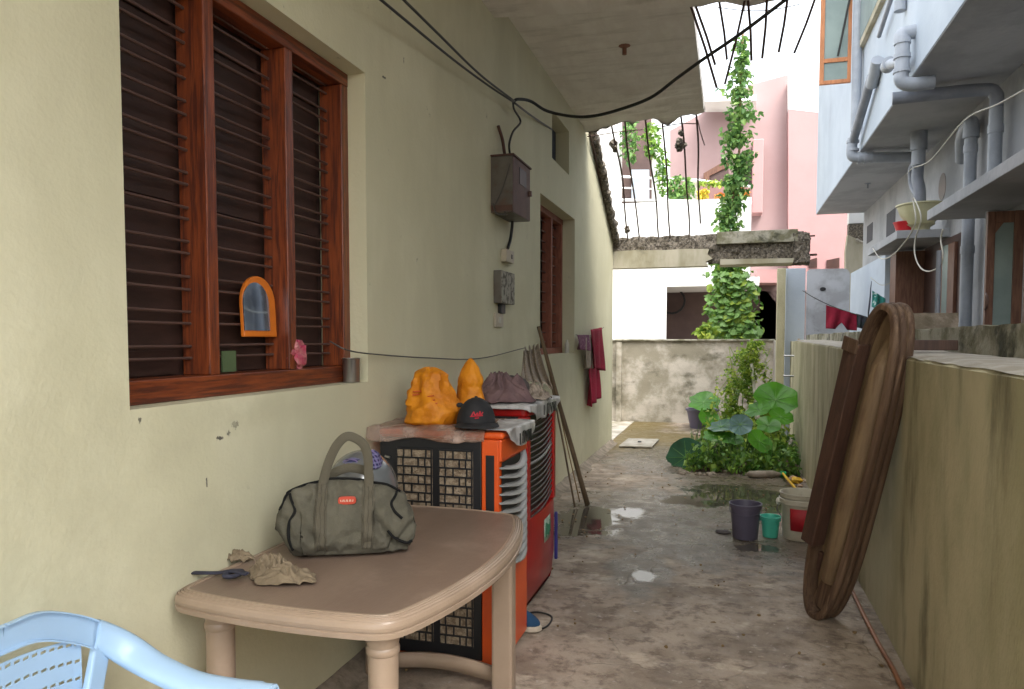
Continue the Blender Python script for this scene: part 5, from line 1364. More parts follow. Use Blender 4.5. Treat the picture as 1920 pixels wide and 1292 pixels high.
# khaki cloth and navy straps
kc = aZ(515, 1085, TZ)
crumpled_cloth('khaki_cloth', (kc.x - .03, kc.y + .03, TZ + .002), .078, .066, .066, 'khaki', 'crumpled khaki cloth bunched up in front of the bag on the table', 7, 5, dip=.62)
o = crumpled_cloth('khaki_flap', (kc.x + .03, kc.y + .0, TZ + .001), .105, .072, .05, 'khaki', 'flat spread khaki cloth flap lying beside the bunched part on the table', 9, 3, dip=.4)
o = crumpled_cloth('khaki_scrap', (aZ(455, 1048, TZ).x, aZ(455, 1052, TZ).y, TZ + .002), .05, .03, .04, 'khaki', 'small bunched end of khaki cloth behind the navy strap', 12, 4, dip=.6)
sp = [aZ(344, 1073, TZ + .012), aZ(375, 1074, TZ + .014), aZ(410, 1074, TZ + .012), aZ(436, 1070, TZ + .02), aZ(462, 1076, TZ + .02)]
tag(MB().tube(spline(sp, 6), .010, 8, flat=(1.3, .45)).build('navy_strap', M['darkblue'], smooth=60), 'long flat faded navy strap lying on the table by the wall', 'strap')
lp_ = aZ(438, 1084, TZ)
tag(MB().tube(spline([lp_ + Vector((.022 * math.cos(t), .03 * math.sin(t), .014)) for t in [k * .7 for k in range(10)]], 4), .010, 8, flat=(1, .7)).build('strap_loop', M['darkblue'], smooth=60), 'rolled dark blue loop at the end of the navy strap', 'strap')

# ---------------------------------------------------------------- orange cooler
oc = empty('orange_cooler', (-1.27, 3.3, 0), 'orange air cooler with grey curved slats and a caged straw pad side', 'air cooler')
OX0, OX1, OY0, OY1, OZ1 = -1.545, aY(936, 1000, 3.09).x, 3.09, 3.52, 1.085
MB().box(OX0, OX1 - .001, OY0 + .012, OY1, 0.03, OZ1 - .03).build('body', M['orange'], oc, bevel=.01)
MB().box(OX0 - .005, OX1 + .02, OY0, OY1 + .005, OZ1 - .03, OZ1).build('top_cover', M['orange'], oc, bevel=.012, seg=3)
pxr = aY(903, 1000, OY0).x
MB().box(OX0 + .002, pxr, OY0 - .004, OY0 + .011, .05, OZ1 - .035).build('side_frame', M['black'], oc, bevel=.004)
MB().box(pxr + .0015, OX1, OY0 - .006, OY0 + .0115, .035, OZ1 - .032).build('corner_post', M['orange'], oc, bevel=.006)
MB().box(pxr + .022, pxr + .062, OY0 - .0085, OY0 - .0055, .42, OZ1 - .10).build('dark_inlay', M['black'], oc, bevel=.002)
xm = (OX0 + .002 + pxr) / 2
rnd = random.Random(5)
for (x0, x1) in ((OX0 + .085, xm + .015), (xm + .043, pxr - .038)):
    for (z0, z1) in ((.11, .555), (.60, OZ1 - .085)):
        MB().box(x0, x1, OY0 - .0065, OY0 - .0045, z0, z1).build('cooling_pad', M['pad'], oc)
        nr = 10
        g = MB()
        for r in range(nr + 1):
            z = z0 + (z1 - z0) * r / nr
            MB().box(x0, x1, OY0 - .0125, OY0 - .0068, z - .0035, z + .0035).build('grille_bar', M['black'], oc)
        for r in range(nr):
            za, zb = z0 + (z1 - z0) * r / nr + .0036, z0 + (z1 - z0) * (r + 1) / nr - .0036
            xs2 = [x0 + (x1 - x0) * q for q in ((.22, .44, .83) if r % 2 else (.20, .62, .80))]
            for x in xs2 + [x0 + .004, x1 - .004]:
                g.box(x - .003, x + .003, OY0 - .012, OY0 - .0068, za, zb)
        gg = g.build('grille_uprights', M['black'], oc); gg['kind'] = 'stuff'
MB().tube([(OX0 + .03, OY0 - .008, .96), (OX0 + .055, OY0 - .009, .955)], .006, 8).build('clip', M['steel'], oc)
# curved front with slats
def front_x(y, y0, y1, x, bul): return x + bul * math.sin(math.pi * (y - y0) / (y1 - y0))
MB().grid(lambda u, v: Vector((front_x(OY0 + .03 + (OY1 - OY0 - .03) * u, OY0 - .05, OY1, OX1 + .0015, .004), OY0 + .03 + (OY1 - OY0 - .03) * u, .455 + (OZ1 - .13 - .46) * v)), 10, 2).build('front_recess', M['black'], oc, smooth=180)
MB().box(OX1 - .02, OX1 + .012, OY0 + .001, OY1, OZ1 - .13, OZ1 - .031).build('front_head', M['orange'], oc, bevel=.008)
MB().box(OX1 - .02, OX1 + .012, OY0 + .001, OY1, .04, .45).build('front_base', M['orange'], oc, bevel=.008)
for k in range(12):
    z = .49 + k * .0395
    def sf(u, v):
        y = OY0 + .006 + (OY1 - OY0 - .02) * u
        return Vector((OX1 - .012 + .055 * math.sin(math.pi * u) + .034 * (.5 - v), y, z + .015 * v - .034 * math.sin(math.pi * u) + .035 * u))
    MB().grid(sf, 14, 3).build('slat', M['louver'], oc, smooth=180, solid=.003)
# ---------------------------------------------------------------- red cooler
rc = empty('red_cooler', (-1.3, 4.15, 0), 'taller red air cooler with dark slats behind the orange one', 'air cooler')
RX0, RX1, RY0, RY1, RZ1 = -1.58, -1.035, 3.80, 4.46, 1.135
def redsec(bul, zt, zb, ins=0.0, n=12):
    return [Vector((RX0, RY0, 0)), Vector((RX1 - .02, RY0 + ins, 0))] + [Vector((RX1 + bul * math.sin(math.pi * k / n) - ins, RY0 + .015 + (RY1 - RY0 - .03) * k / n, 0)) for k in range(n + 1)] + [Vector((RX1 - .02, RY1 - ins, 0)), Vector((RX0, RY1, 0))]
b = MB(); lv = [(.02, .0, .03), (.06, .008, .012), (.20, .015, .0), (.24, .015, .0), (.26, .022, .0), (.50, .022, .0), (.515, .014, .0)]
rings = []
for z, bu, ins in lv: rings.append([p + Vector((0, 0, z)) for p in redsec(bu, 0, 0, ins)])
n = len(rings[0]); b.add([p for r in rings for p in r], [(i * n + k, i * n + (k + 1) % n, (i + 1) * n + (k + 1) % n, (i + 1) * n + k) for i in range(len(lv) - 1) for k in range(n)] + [tuple(range(n - 1, -1, -1)), tuple(range((len(lv) - 1) * n, len(lv) * n))])
b.build('tank', M['red'], rc, smooth=35)
b = MB().prism([p + Vector((0, 0, RZ1 - .055)) for p in redsec(.022, 0, 0)], (0, 0, .055)); b.build('head', M['red'], rc, bevel=.01)
MB().box(RX0, RX1 - .03, RY0 + .004, RY1 - .004, .5, RZ1 - .054).build('inner_case', M['black'], rc)
MB().box(RX0, RX1 - .06, RY0 - .001, RY0 + .02, .5155, RZ1 - .056).build('side_panel', M['black'], rc)
MB().box(RX1 - .05, RX1 + .008, RY0 + .001, RY0 + .06, .515, RZ1 - .056).build('post', M['red'], rc, bevel=.006)
MB().box(RX1 - .05, RX1 + .008, RY1 - .05, RY1 - .001, .515, RZ1 - .056).build('post', M['red'], rc, bevel=.006)
for k in range(17):
    z = .535 + k * .0325; thick = k in (9,)
    def sf(u, v):
        y = RY0 + .062 + (RY1 - RY0 - .114) * u
        return Vector((RX1 - .008 + .020 * math.sin(math.pi * (.1 + .8 * u)) - .007 * v, y, z + (.006 if not thick else .014) * v - .016 * math.sin(math.pi * u) + .05 * u - .02))
    MB().grid(sf, 12, 1).build('slat', M['louver'] if thick else M['louver_dark'], rc, smooth=180, solid=.0025)
s0 = aX(1032, 1010, RX1 + .04)
def sticker(u, v):
    y = 4.10 + .17 * u
    return Vector((RX1 + .0245 * math.sin(math.pi * (y - RY0 - .015) / (RY1 - RY0 - .03)) + .0005, y, .32 + .135 * v))
MB().grid(sticker, 6, 1).build('sticker', M['sticker'], rc, smooth=180, solid=.002)
for k in range(4):
    y = 4.125 + .036 * k
    x = RX1 + .0245 * math.sin(math.pi * (y - RY0 - .015) / (RY1 - RY0 - .03)) + .003
    MB().box(x - .001, x + .002, y, y + .018, .345 + .01 * (k % 2), .43 - .012 * (k % 3)).build('print_mark', M['stickerprint'], rc)
MB().box(RX1 + .0, RX1 + .02, RY1 - .002, RY1 + .02, .12, .42).build('blue_pipe', mat('blue hose', (.03, .03, .2), rough=.5), rc, bevel=.006)

# ---------------------------------------------------------------- sheets and heaps on the coolers
def sheet(name, x0, x1, y0, y1, z, drop_front, drop_side, m, label, seed, cat='plastic sheet', nx_=50, ny_=50, lift=.012, mnear=None):
    def f(u, v):
        L_ = (x1 - x0) + drop_side * (max(0, math.sin(math.pi * min(1, max(0, v)))) ** .45 * 1.15); W_ = (y1 - y0) + drop_front
        s = L_ * u; t = W_ * v          # t measured from the near edge
        df = drop_front * (1 + .75 * noise.noise(Vector((s * 6 + seed, 0, 0))) + .15 * noise.noise(Vector((s * 19 + seed, 0, 0))))
        t = (W_ + df - drop_front) * v - df
        x = x0 + min(s, x1 - x0); zz = z; y = y0 + max(0, t)
        if t < 0: zz += t; y = y0 - .010 - .008 * noise.noise(Vector((s * 15, t * 9, seed))) - .02 * (-t / max(df, .01)) * .5
        if s > x1 - x0: e = s - (x1 - x0); zz -= e * (1 + .3 * noise.noise(Vector((t * 9, seed, 1)))); x = x1 + .012 + .012 * noise.noise(Vector((t * 14, e * 9, seed)))
        zz += lift * 1.8 * abs(noise.noise(Vector((s * 8 + seed, t * 8, 0)))) * (1 if t > 0 else .2) + .006
        return Vector((x, y, zz))
    return tag(MB().grid(f, nx_, ny_).build(name, M[m], smooth=180, solid=.0015), label, cat)
sheet('dusty_film', OX0 - .055, OX1 - .06, OY0 - .01, OY1 + .0, OZ1 + .001, .05, .0, 'film', 'dusty reddish clear film spread over the near half of the orange cooler top', 3)
sheet('white_film', OX1 - .10, OX1 + .035, OY0 + .005, OY1 + .02, OZ1 + .006, .0, .085, 'whitefilm', 'white printed plastic film hanging over the front edge of the orange cooler', 8)
sheet('white_film', -1.40, RX1 + .015, RY0 - .02, RY1 + .02, RZ1 + .002, .02, .085, 'whitefilm', 'white printed plastic film on top of the red cooler', 12)
def strokes(par_name, pts2, X, label):
    t = empty(par_name, (X, pts2[0][0][0], pts2[0][0][1]), label, 'print')
    for (ya, za), (yb, zb) in pts2:
        MB().beam((X, ya, za), (X, yb, zb), .011, .003, (1, 0, 0)).build('letter_stroke', M['black'], t)
def glyphs(X, ya, yb, z0, z1):
    w = (yb - ya) / 5; s = []
    g = [[((0, 0), (0, 1))], [((0, 0), (0, 1)), ((0, 1), (.6, 1)), ((.6, 1), (.6, 0))], [((0, 1), (.35, 0)), ((.35, 0), (.7, 1))], [((0, 0), (0, 1)), ((0, 1), (.6, 0)), ((.6, 0), (.6, 1))], [((0, 0), (0, 1)), ((0, 0), (.5, 0))]]
    for k, L_ in enumerate(g):
        for (a, b_), (c, d) in L_: s.append(((ya + w * (k + a), z0 + (z1 - z0) * b_), (ya + w * (k + c), z0 + (z1 - z0) * d)))
    return s
for X, ya, yb, z0, z1, lab in ((OX1 + .066, 3.20, 3.44, OZ1 - .064, OZ1 - .012, 'black letters printed on the white film of the orange cooler'), (RX1 + .048, 4.0, 4.36, RZ1 - .060, RZ1 - .006, 'black letters printed on the white film of the red cooler')):
    strokes('film_print', glyphs(X, ya, yb, z0, z1), X, lab)
# saffron bags, cap
TOP = OZ1 + .012
def crumple_cone(name, c, prof, sx, sy, seed, m, label, amp=.16):
    b = MB(); n = 44; c = Vector(c); vs = []; pr = spline([(r, 0, z) for r, z in prof], 4)
    for p in pr:
        for k in range(n):
            a = 2 * math.pi * k / n; d = Vector((math.cos(a), math.sin(a), 0)); q = Vector((d.x * 1.6 + seed, d.y * 1.6, p.z * 9))
            w = 1 + amp * (.6 - 2.2 * abs(noise.noise(q))) + amp * .5 * (.4 - 1.6 * abs(noise.noise(q * 2.3))) + .05 * noise.noise(q * 5)
            vs.append(c + Vector((d.x * p.x * sx * w, d.y * p.x * sy * w, p.z + .008 * noise.noise(q * 2))))
    N_ = len(pr)
    fs = [(i * n + k, i * n + (k + 1) % n, (i + 1) * n + (k + 1) % n, (i + 1) * n + k) for i in range(N_ - 1) for k in range(n)] + [tuple(range((N_ - 1) * n, N_ * n))]
    b.add(vs, fs); return b
p1_ = aY(808, 770, 3.25)
t = empty('saffron_bag', (p1_.x, p1_.y, TOP), 'larger saffron plastic bag standing crumpled on the orange cooler', 'bag')
crumple_cone('', (p1_.x - .005, 3.26, TOP), [(.105, 0), (.125, .02), (.118, .08), (.10, .13), (.085, .17), (.074, .205), (.064, .24), (.03, .262), (.005, .266)], 1.14, .85, 3, 0, '', .22).build('wrapper', M['saffron'], t, smooth=40)
for (dx, dz, w, h) in ((-.04, .155, .04, .006), (-.045, .14, .03, .006), (.035, .115, .035, .006), (.04, .10, .05, .007), (.03, .135, .03, .005)):
    pp = Vector((p1_.x + dx, 3.26, TOP + dz))
    MB().beam(pp + Vector((-w / 2, -.088 + .15 * (dz - .1), 0)), pp + Vector((w / 2, -.088 + .15 * (dz - .1), .004)), h, .01, (0, 1, 0)).build('print_mark', M['print'], t)
p2_ = aY(886, 722, 3.47)
t = empty('saffron_bag', (p2_.x, 3.46, TOP), 'smaller pointed saffron plastic bag behind the black cap', 'bag')
crumple_cone('', (p2_.x, 3.44, TOP), [(.06, 0), (.07, .03), (.068, .10), (.058, .16), (.062, .20), (.045, .24), (.022, .285), (.004, .305)], 1.05, .8, 8, 0, '', .16).build('wrapper', M['saffron'], t, smooth=180)
pc_ = aY(888, 778, 3.14)
cpx = empty('baseball_hat', (pc_.x, 3.16, TOP), 'black baseball cap with red embroidery resting on the orange cooler', 'cap')
cx, cy = pc_.x, 3.175
b = MB().ball((cx, cy, TOP + .012), .090, .094, .125, 30, 16)
b.v = [Vector((v.x, v.y, max(v.z, TOP + .010))) for v in b.v]
b.build('crown', M['cap'], cpx, smooth=180)
def brim(u, v):
    a = rad(-155 + 150 * u); r0 = .091; r1 = .091 + .055 * math.sin(math.pi * u) ** .7
    r = r0 + (r1 - r0) * v
    return Vector((cx + .015 + r * math.cos(a), cy - .005 + r * math.sin(a), TOP + .022 - .014 * v + .004))
MB().grid(brim, 24, 4).build('brim', M['cap'], cpx, smooth=180, solid=.004)
MB().ball((cx, cy, TOP + .138), .008, .008, .005, 8, 5).build('button', M['cap'], cpx)
MB().ball((cx - .075, cy - .01, TOP + .10), .018, .014, .012, 8, 6).build('strap_end', M['cap'], cpx)
def on_cap(a, z, off=.003):
    k = math.sqrt(max(0, 1 - ((z) / .125) ** 2)); return Vector((cx + (.090 + off) * math.cos(a) * k, cy + (.094 + off) * math.sin(a) * k, TOP + .012 + z))
for k, (a0, z0_, a1, z1_) in enumerate(((-84, .050, -78, .066), (-78, .066, -73, .050), (-72, .052, -66, .062), (-66, .062, -66, .048), (-62, .050, -58, .068), (-57, .068, -57, .052), (-54, .054, -48, .064), (-88, .046, -50, .050), (-74, .038, -62, .040))):
    MB().tube([on_cap(rad(a0), z0_), on_cap(rad((a0 + a1) / 2), (z0_ + z1_) / 2), on_cap(rad(a1), z1_)], .0028, 5).build('embroidery', M['redprint'], cpx)
# clothes heap
zr = RZ1 + .012
q = aY(935, 735, 3.78)
crumpled_cloth('clothes_heap', (aY(942, 720, 3.90).x, 3.93, RZ1 + .014), .17, .15, .17, 'mauve', 'heap of crumpled mauve cloth on the coolers behind the saffron bags', 15, 5, cat='clothes', dip=.45, thick=.004)
crumpled_cloth('clothes_heap', (aY(990, 735, 4.15).x, 4.16, zr + .003), .14, .18, .09, 'beigecloth', 'beige brown crumpled cloth on the red cooler beside the sticks', 18, 5, cat='clothes', dip=.6, thick=.004)
cloth_lump('dark_bundle', (aY(965, 690, 4.0).x, 4.05, zr + .06), .07, .10, .085, 'greycloth', 'dark grey bundle between the mauve heap and the striped cloth', 21, .4, 7, cat='clothes', nn=48)
def hang(px0, py0, px1, py1, Y, h0, h1, name, m, label, folds=4, amp=.03, taper=0, cat='cloth', wid=0):
    def f(u, v):
        a = aY(px0 + (px1 - px0) * u + taper * v, py0 + (py1 - py0) * u, Y)
        z = a.z - (h0 + (h1 - h0) * u) * v
        return Vector((a.x + .01 * math.sin(folds * 4 * u), a.y + amp * math.sin(folds * 6.28 * u + v) * (.35 + v), z))
    return tag(MB().grid(f, 48, 20).build(name, M[m], smooth=180, solid=.005), label, cat)
def stripe(u, v):
    top = aY(1008 - 26 * u, 648 + 8 * u, 5.2); bot = aY(1035 - 60 * u, 725 - 8 * u, 4.3)
    p = top.lerp(bot, v); p.x += .012 * math.sin(u * 22); p.z += .018 * math.sin(u * 25 + v * 3) - .04 * math.sin(math.pi * v); return p
tag(MB().grid(stripe, 50, 20).build('striped_cloth', M['beigecloth'], smooth=180, solid=.005), 'pale striped cloth draped from the wash line down to the red cooler', 'cloth')
# sticks
A, B = aX(1009, 612, LW + .03), aZ(1101, 946, .012)
tag(MB().tube([A.lerp(B, t) + nv(A.lerp(B, t), 2, .006) for t in [k / 12 for k in range(13)]], [.016 + .008 * k / 12 for k in range(13)], 8).build('bamboo_pole', M['bamboo'], smooth=180), 'thicker brown pole leaning on the wall past the red cooler', 'pole')
A, B = aX(1030, 690, LW + .03), aZ(1077, 950, .012)
tag(MB().tube([A.lerp(B, t) + nv(A.lerp(B, t), 2, .008) for t in [k / 12 for k in range(13)]], .009, 7).build('thin_stick', M['bamboo'], smooth=180), 'thin dark stick leaning left of the thicker pole', 'stick')
A, B = aX(1047, 760, LW + .03), aZ(1086, 940, .012)
tag(MB().tube([A.lerp(B, t) + nv(A.lerp(B, t), 2, .008) for t in [k / 12 for k in range(13)]], .006, 7).build('thin_stick', M['drygrass'], smooth=180), 'slender light stick between the dark stick and the thicker pole', 'stick')
# cloths on the wall beyond the second window
yq = aX(1100, 640, LW + .06).y
def wcloth(pxa, pya, pxb, pyb, ha, hb, X, name, m, label, folds=2, amp=.02, sk=0):
    def f(u, v):
        a = aX(pxa + (pxb - pxa) * u + sk * v, pya + (pyb - pya) * u, X)
        return Vector((a.x + amp * math.sin(folds * 6.28 * u + 2 * v) * (.4 + v), a.y, a.z - (ha + (hb - ha) * u) * v))
    return tag(MB().grid(f, 30, 16).build(name, M[m], smooth=180, solid=.006), label, 'cloth')
wcloth(1083, 628, 1104, 628, .15, .18, LW + .07, 'patterned_cloth', 'purplecloth', 'short plum patterned cloth hanging left of the crimson one')
wcloth(1096, 634, 1112, 630, .34, .38, LW + .06, 'pale_cloth', 'beigecloth', 'narrow pale cloth between the plum cloth and the crimson cloth')
wcloth(1108, 618, 1128, 614, .45, .55, LW + .08, 'crimson_cloth', 'crimson', 'crimson cloth hanging highest on the wall past the second window', sk=4)
wcloth(1104, 690, 1122, 670, .45, .50, LW + .06, 'crimson_cloth', 'crimson', 'lower dark crimson cloth hanging under the brighter crimson cloth', amp=.03)
cable('wall_string', [aX(1080, 628, LW + .03), aX(1105, 630, LW + .06), aX(1132, 614, LW + .03)], .004, 'short string on the wall carrying the crimson cloths', 'wire_grey')
MBp = aX(1066, 650, LW - .06)
tag(MB().lathe([(0, 0), (.022, 0), (.025, .09), (.012, .12), (.012, .14), (0, .14)], (LW - .05, aX(1063, 655, LW - .05).y, W2[2] + .002), 14).build('small_bottle', M['paper'], smooth=50), 'small pale bottle on the sill of the second window', 'bottle')

# ---------------------------------------------------------------- leaning oval wooden frame
PB, PT = Vector((.485, 4.22, .005)), Vector((.735, 3.80, 1.665))
Lx = (PT - PB); LL = Lx.length; Lx.normalize()
Wx = Vector((.60, -.80, 0)); Wx = (Wx - Lx * Wx.dot(Lx)).normalized()
Nx = Wx.cross(Lx).normalized()
if Nx.x > 0: Nx = -Nx
ow = empty('leaning_wood_frame', PB, 'long round ended weathered wooden frame with three ridges leaning on the right wall', 'wooden frame')
HW, TH = .142, .068
C0 = (PB + PT) / 2
def FP(s, w, n): return C0 + Lx * s + Wx * w + Nx * n
def pill(k, n=72):
    a = 2 * math.pi * k / n; c, s_ = math.cos(a), math.sin(a)
    return math.copysign(abs(s_) ** .62, s_) * LL / 2, math.copysign(abs(c) ** .78, c) * HW
n = 96; prof = []
for q in range(3):
    base = -TH + q * (2 * TH / 3)
    for t in range(7): a = math.pi * t / 6; prof.append((.004 + .015 * math.sin(a), base + (2 * TH / 3) * (.08 + .84 * (1 - math.cos(a)) / 2)))
prof += [(-.014, TH - .004), (-.014, -TH + .004)]
vs = []
for k in range(n):
    s0, w0 = pill(k, n); s1, w1 = pill(k + 1, n); s2, w2 = pill(k - 1, n)
    t = Vector((s1 - s2, w1 - w2)).normalized(); o2 = Vector((t.y, -t.x))
    if o2.dot(Vector((s0, w0 * 4))) < 0: o2 = -o2
    for of, nn in prof: vs.append(FP(s0 + o2.x * (of - .019), w0 + o2.y * (of - .019), nn))
m_ = len(prof)
MB().add(vs, [(k * m_ + j, k * m_ + (j + 1) % m_, ((k + 1) % n) * m_ + (j + 1) % m_, ((k + 1) % n) * m_ + j) for k in range(n) for j in range(m_)]).build('ridged_rim', M['oldwood'], ow, smooth=40)
pan = [pill(k, n) for k in range(n)]
MB().prism([FP(s * .985, w * .88, -.03) for s, w in pan], Nx * .012).build('panel', M['logwood'], ow)
b = MB().tube([FP(-LL / 2 + .24, .012, -.012), FP(-LL / 2 + .27, .012, -.006), FP(LL / 2 - .30, .03, .004), FP(LL / 2 - .15, .03, -.04)], [.052, .062, .062, .045], 22); b.build('round_log', M['logwood'], ow, smooth=50)
MB().beam(FP(-LL * .27, -.116, .046), FP(LL * .37, -.116, .046), .085, .085, tuple(Nx)).build('side_plank', M['redwood'], ow, bevel=.005)
MB().beam(FP(LL * .345, -.116, .094), FP(LL * .385, -.116, .094), .09, .012, tuple(Nx)).build('end_cleat', M['oldwood'], ow, bevel=.003)
MB().beam(FP(-LL * .36, -.05, -.006), FP(-LL * .30, -.05, -.006), .20, .025, tuple(Nx)).build('cross_cleat', M['redwood'], ow, bevel=.003)
MB().beam(FP(-LL * .47, -.02, -.004), FP(-LL * .36, .02, -.002), .10, .02, tuple(Nx)).build('wedge', M['oldwood'], ow, bevel=.003)

_R = Matrix((Wx, Nx, Lx)).transposed()
if _R.determinant() < 0: _R = Matrix((-Wx, Nx, Lx)).transposed()
_T = Matrix.Translation(PB) @ _R.to_4x4()
ow.matrix_basis = _T
for o in list(COL.objects):
    if o.parent is ow: o.data.transform(_T.inverted()); o.matrix_parent_inverse = Matrix.Identity(4)
# ---------------------------------------------------------------- buckets and floor things
def bucket(name, px, py, rb, rt, h, m, label, Xo=0, rimm=None, band=True, Yo=None):
    c = aZ(px, py, .012); 
    t = empty(name, c, label, 'bucket')
    MB().lathe([(0, 0), (rb, 0), (rb + .003, .006), (rt - .004, h - .035), (rt + .004, h - .033), (rt + .004, h - .015), (rt + .008, h - .012), (rt + .009, h), (rt, h), (rt - .006, h - .02), (rb - .004, .01), (0, .01)], c, 32).build('shell', M[m], t, smooth=40)
    return t, c
t, c = bucket('grey_bucket', 1397, 1008, .088, .112, .262, 'greybucket', 'dark grey violet plastic bucket, largest of the plain pair on the wet floor')
MB().tube(spline([c + Vector((-.118, 0, .225)), c + Vector((-.10, -.07, .20)), c + Vector((0, -.125, .19)), c + Vector((.10, -.07, .205)), c + Vector((.118, 0, .235))], 6), .003, 6).build('handle', M['greybucket'], t)
t, c = bucket('mint_bucket', 1444, 1006, .052, .070, .158, 'mint', 'small mint green plastic mug bucket between the two larger buckets')
MB().box(c.x - .088, c.x - .066, c.y - .01, c.y + .01, .13, .15).build('handle_lug', M['mint'], t)
t, c = bucket('paint_bucket', 1502, 1008, .128, .150, .345, 'tub', 'off white paint bucket with a red label behind the leaning frame')
def lab(u, v):
    a = rad(-128 + 80 * u); z = .075 + .165 * v; r = .131 + (.150 - .128) * z / .345 + .0015
    return c + Vector((r * math.cos(a), r * math.sin(a), z))
MB().grid(lab, 16, 2).build('label', M['redlabel'], t, smooth=180, solid=.001)
def lab2(u, v):
    a = rad(-75 + 18 * u); z = .11 + .06 * v; r = .131 + (.150 - .128) * z / .345 + .0035
    return c + Vector((r * math.cos(a), r * math.sin(a), z))
MB().grid(lab2, 6, 2).build('label_spot', M['paper'], t, smooth=180, solid=.001)
MB().lathe([(.157, .262), (.163, .266), (.163, .30), (.157, .304)], c, 32).build('band', M['tub'], t, smooth=40)
for s_ in (-1,): MB().ball(c + Vector((-.165, -.02, .27)), .02, .02, .03, 10, 6).build('ear', M['paper'], t)
MB().tube(spline([c + Vector((-.165, -.02, .27)), c + Vector((-.175, -.05, .21)), c + Vector((-.15, -.1, .18))], 5), .004, 6).build('handle', M['wire_grey'], t)
c = aZ(1356, 999, .01)
tag(MB().ball(c + Vector((0, 0, .008)), .06, .05, .014, 12, 6, .12, 3).build('flat_stone', M['greycloth'], smooth=60), 'flat dark stone lying left of the grey bucket', 'stone')
# shoe
c = aZ(985, 1185, 0); c.z = .008
sh_ = empty('canvas_shoe', c, 'blue canvas shoe with pale sole beside the table leg', 'shoe')
def shoe_pts(r, z, k=1.0): return [c + Vector((x * k - .02, y * k, z)) for x, y in ((-.10, -.036), (-.02, -.042), (.05, -.046), (.09, -.035), (.108, 0), (.09, .035), (.04, .045), (-.05, .038), (-.11, .03), (-.125, 0))]
b = MB().prism(shoe_pts(0, c.z), (0, 0, .028)); b.build('sole', M['sole'], sh_, bevel=.006)
b = MB(); rings = [shoe_pts(0, c.z + .028, .96), shoe_pts(0, c.z + .05, .90), [p.lerp(c + Vector((-.04, 0, p.z)), .28) for p in shoe_pts(0, c.z + .075, .85)], [p.lerp(c + Vector((-.075, 0, p.z)), .55) for p in shoe_pts(0, c.z + .10, .85)]]
nn = 10; b.add([p for r in rings for p in r], [(i * nn + k, i * nn + (k + 1) % nn, (i + 1) * nn + (k + 1) % nn, (i + 1) * nn + k) for i in range(3) for k in range(nn)])
b.build('upper', M['shoe'], sh_, smooth=180, sub=1, solid=.004)
cable('power_cord', [aZ(985, 1150, .01), aZ(1010, 1148, .02), aZ(1034, 1156, .01), aZ(1028, 1172, .01), aZ(1012, 1178, .012), aZ(1000, 1160, .01), aZ(985, 1148, .01)], .005, 'thin dark power cord looped on the floor behind the shoe')
# hose along the right wall
tag(MB().tube(spline([aZ(1560, 1050, .02), aZ(1592, 1098, .018), aZ(1618, 1150, .018), aZ(1648, 1208, .018), aZ(1675, 1255, .018), aZ(1702, 1310, .018), (RW - .03, 2.2, .018), (RW - .06, 0.5, .018)], 8), .011, 8).build('garden_hose', M['hose'], smooth=180), 'brown orange hose lying along the foot of the right wall', 'hose')
# drain cover far floor
pts = [aZ(x, y, .014) for x, y in ((1160, 838), (1222, 840), (1236, 826), (1178, 824))]
dc = empty('drain_cover', pts[0], 'pale cement drain cover with a small knob in the far floor', 'drain cover')
MB().prism(pts, (0, 0, .02)).build('slab', M['capwhite'], dc, bevel=.004)
MB().ball((sum((p for p in pts), Vector()) / 4) + Vector((0, 0, .025)), .03, .03, .015, 8, 5).build('knob', M['black'], dc)

# ---------------------------------------------------------------- plant bed
b = MB()
def bed(u, v):
    x = -.48 + 1.24 * u; y = 8.45 + 2.9 * v
    e = min(1, 6 * u, 6 * v, 6 * (1 - v))
    return Vector((x, y, .0 + .11 * e + .05 * noise.noise(Vector((x * 4, y * 4, 0))) * e))
b.grid(bed, 30, 60); tag(b.build('soil_bed', M['soil']), kind='structure')
def clumps(n, x0, x1, y0, y1, z0, z1, seed):
    r = random.Random(seed); out = []
    while len(out) < n:
        x, y = r.uniform(x0, x1), r.uniform(y0, y1); d = noise.noise(Vector((x * 3, y * 3, seed)))
        if d < -.12: continue
        out.append(Vector((x, y, z0 + (z1 - z0) * r.random() ** 1.5 * (1 + 1.2 * d))))
    return out
tag(leaf_cloud('ground_cover', clumps(1900, -.46, .74, 8.42, 9.7, .04, .26, 2), .065, 'leaf', None, 31), 'low dense green weeds filling the front of the planted bed', 'weeds', kind='stuff')
tag(leaf_cloud('ground_cover', clumps(1100, -.30, .74, 9.0, 10.8, .15, .48, 4), .07, 'leaf_light', None, 33), 'yellow green weeds growing higher in the middle of the bed', 'weeds', kind='stuff')
r = random.Random(8); b = MB()
for _ in range(260):
    x, y = r.uniform(-.45, .74), r.uniform(8.42, 10.3); h = r.uniform(.12, .45); dx, dy = r.uniform(-.12, .12), r.uniform(-.1, .1)
    p0, p1, p2 = Vector((x, y, .03)), Vector((x + dx * .4, y + dy * .4, h * .7)), Vector((x + dx, y + dy, h))
    b.add([p0 - Vector((.004, 0, 0)), p0 + Vector((.004, 0, 0)), p1 - Vector((.004, 0, 0)), p1 + Vector((.004, 0, 0)), p2], [(0, 1, 3, 2), (2, 3, 4)])
tag(b.build('grass_blades', M['stem']), 'grass blades standing among the weeds of the bed', 'grass', kind='stuff')
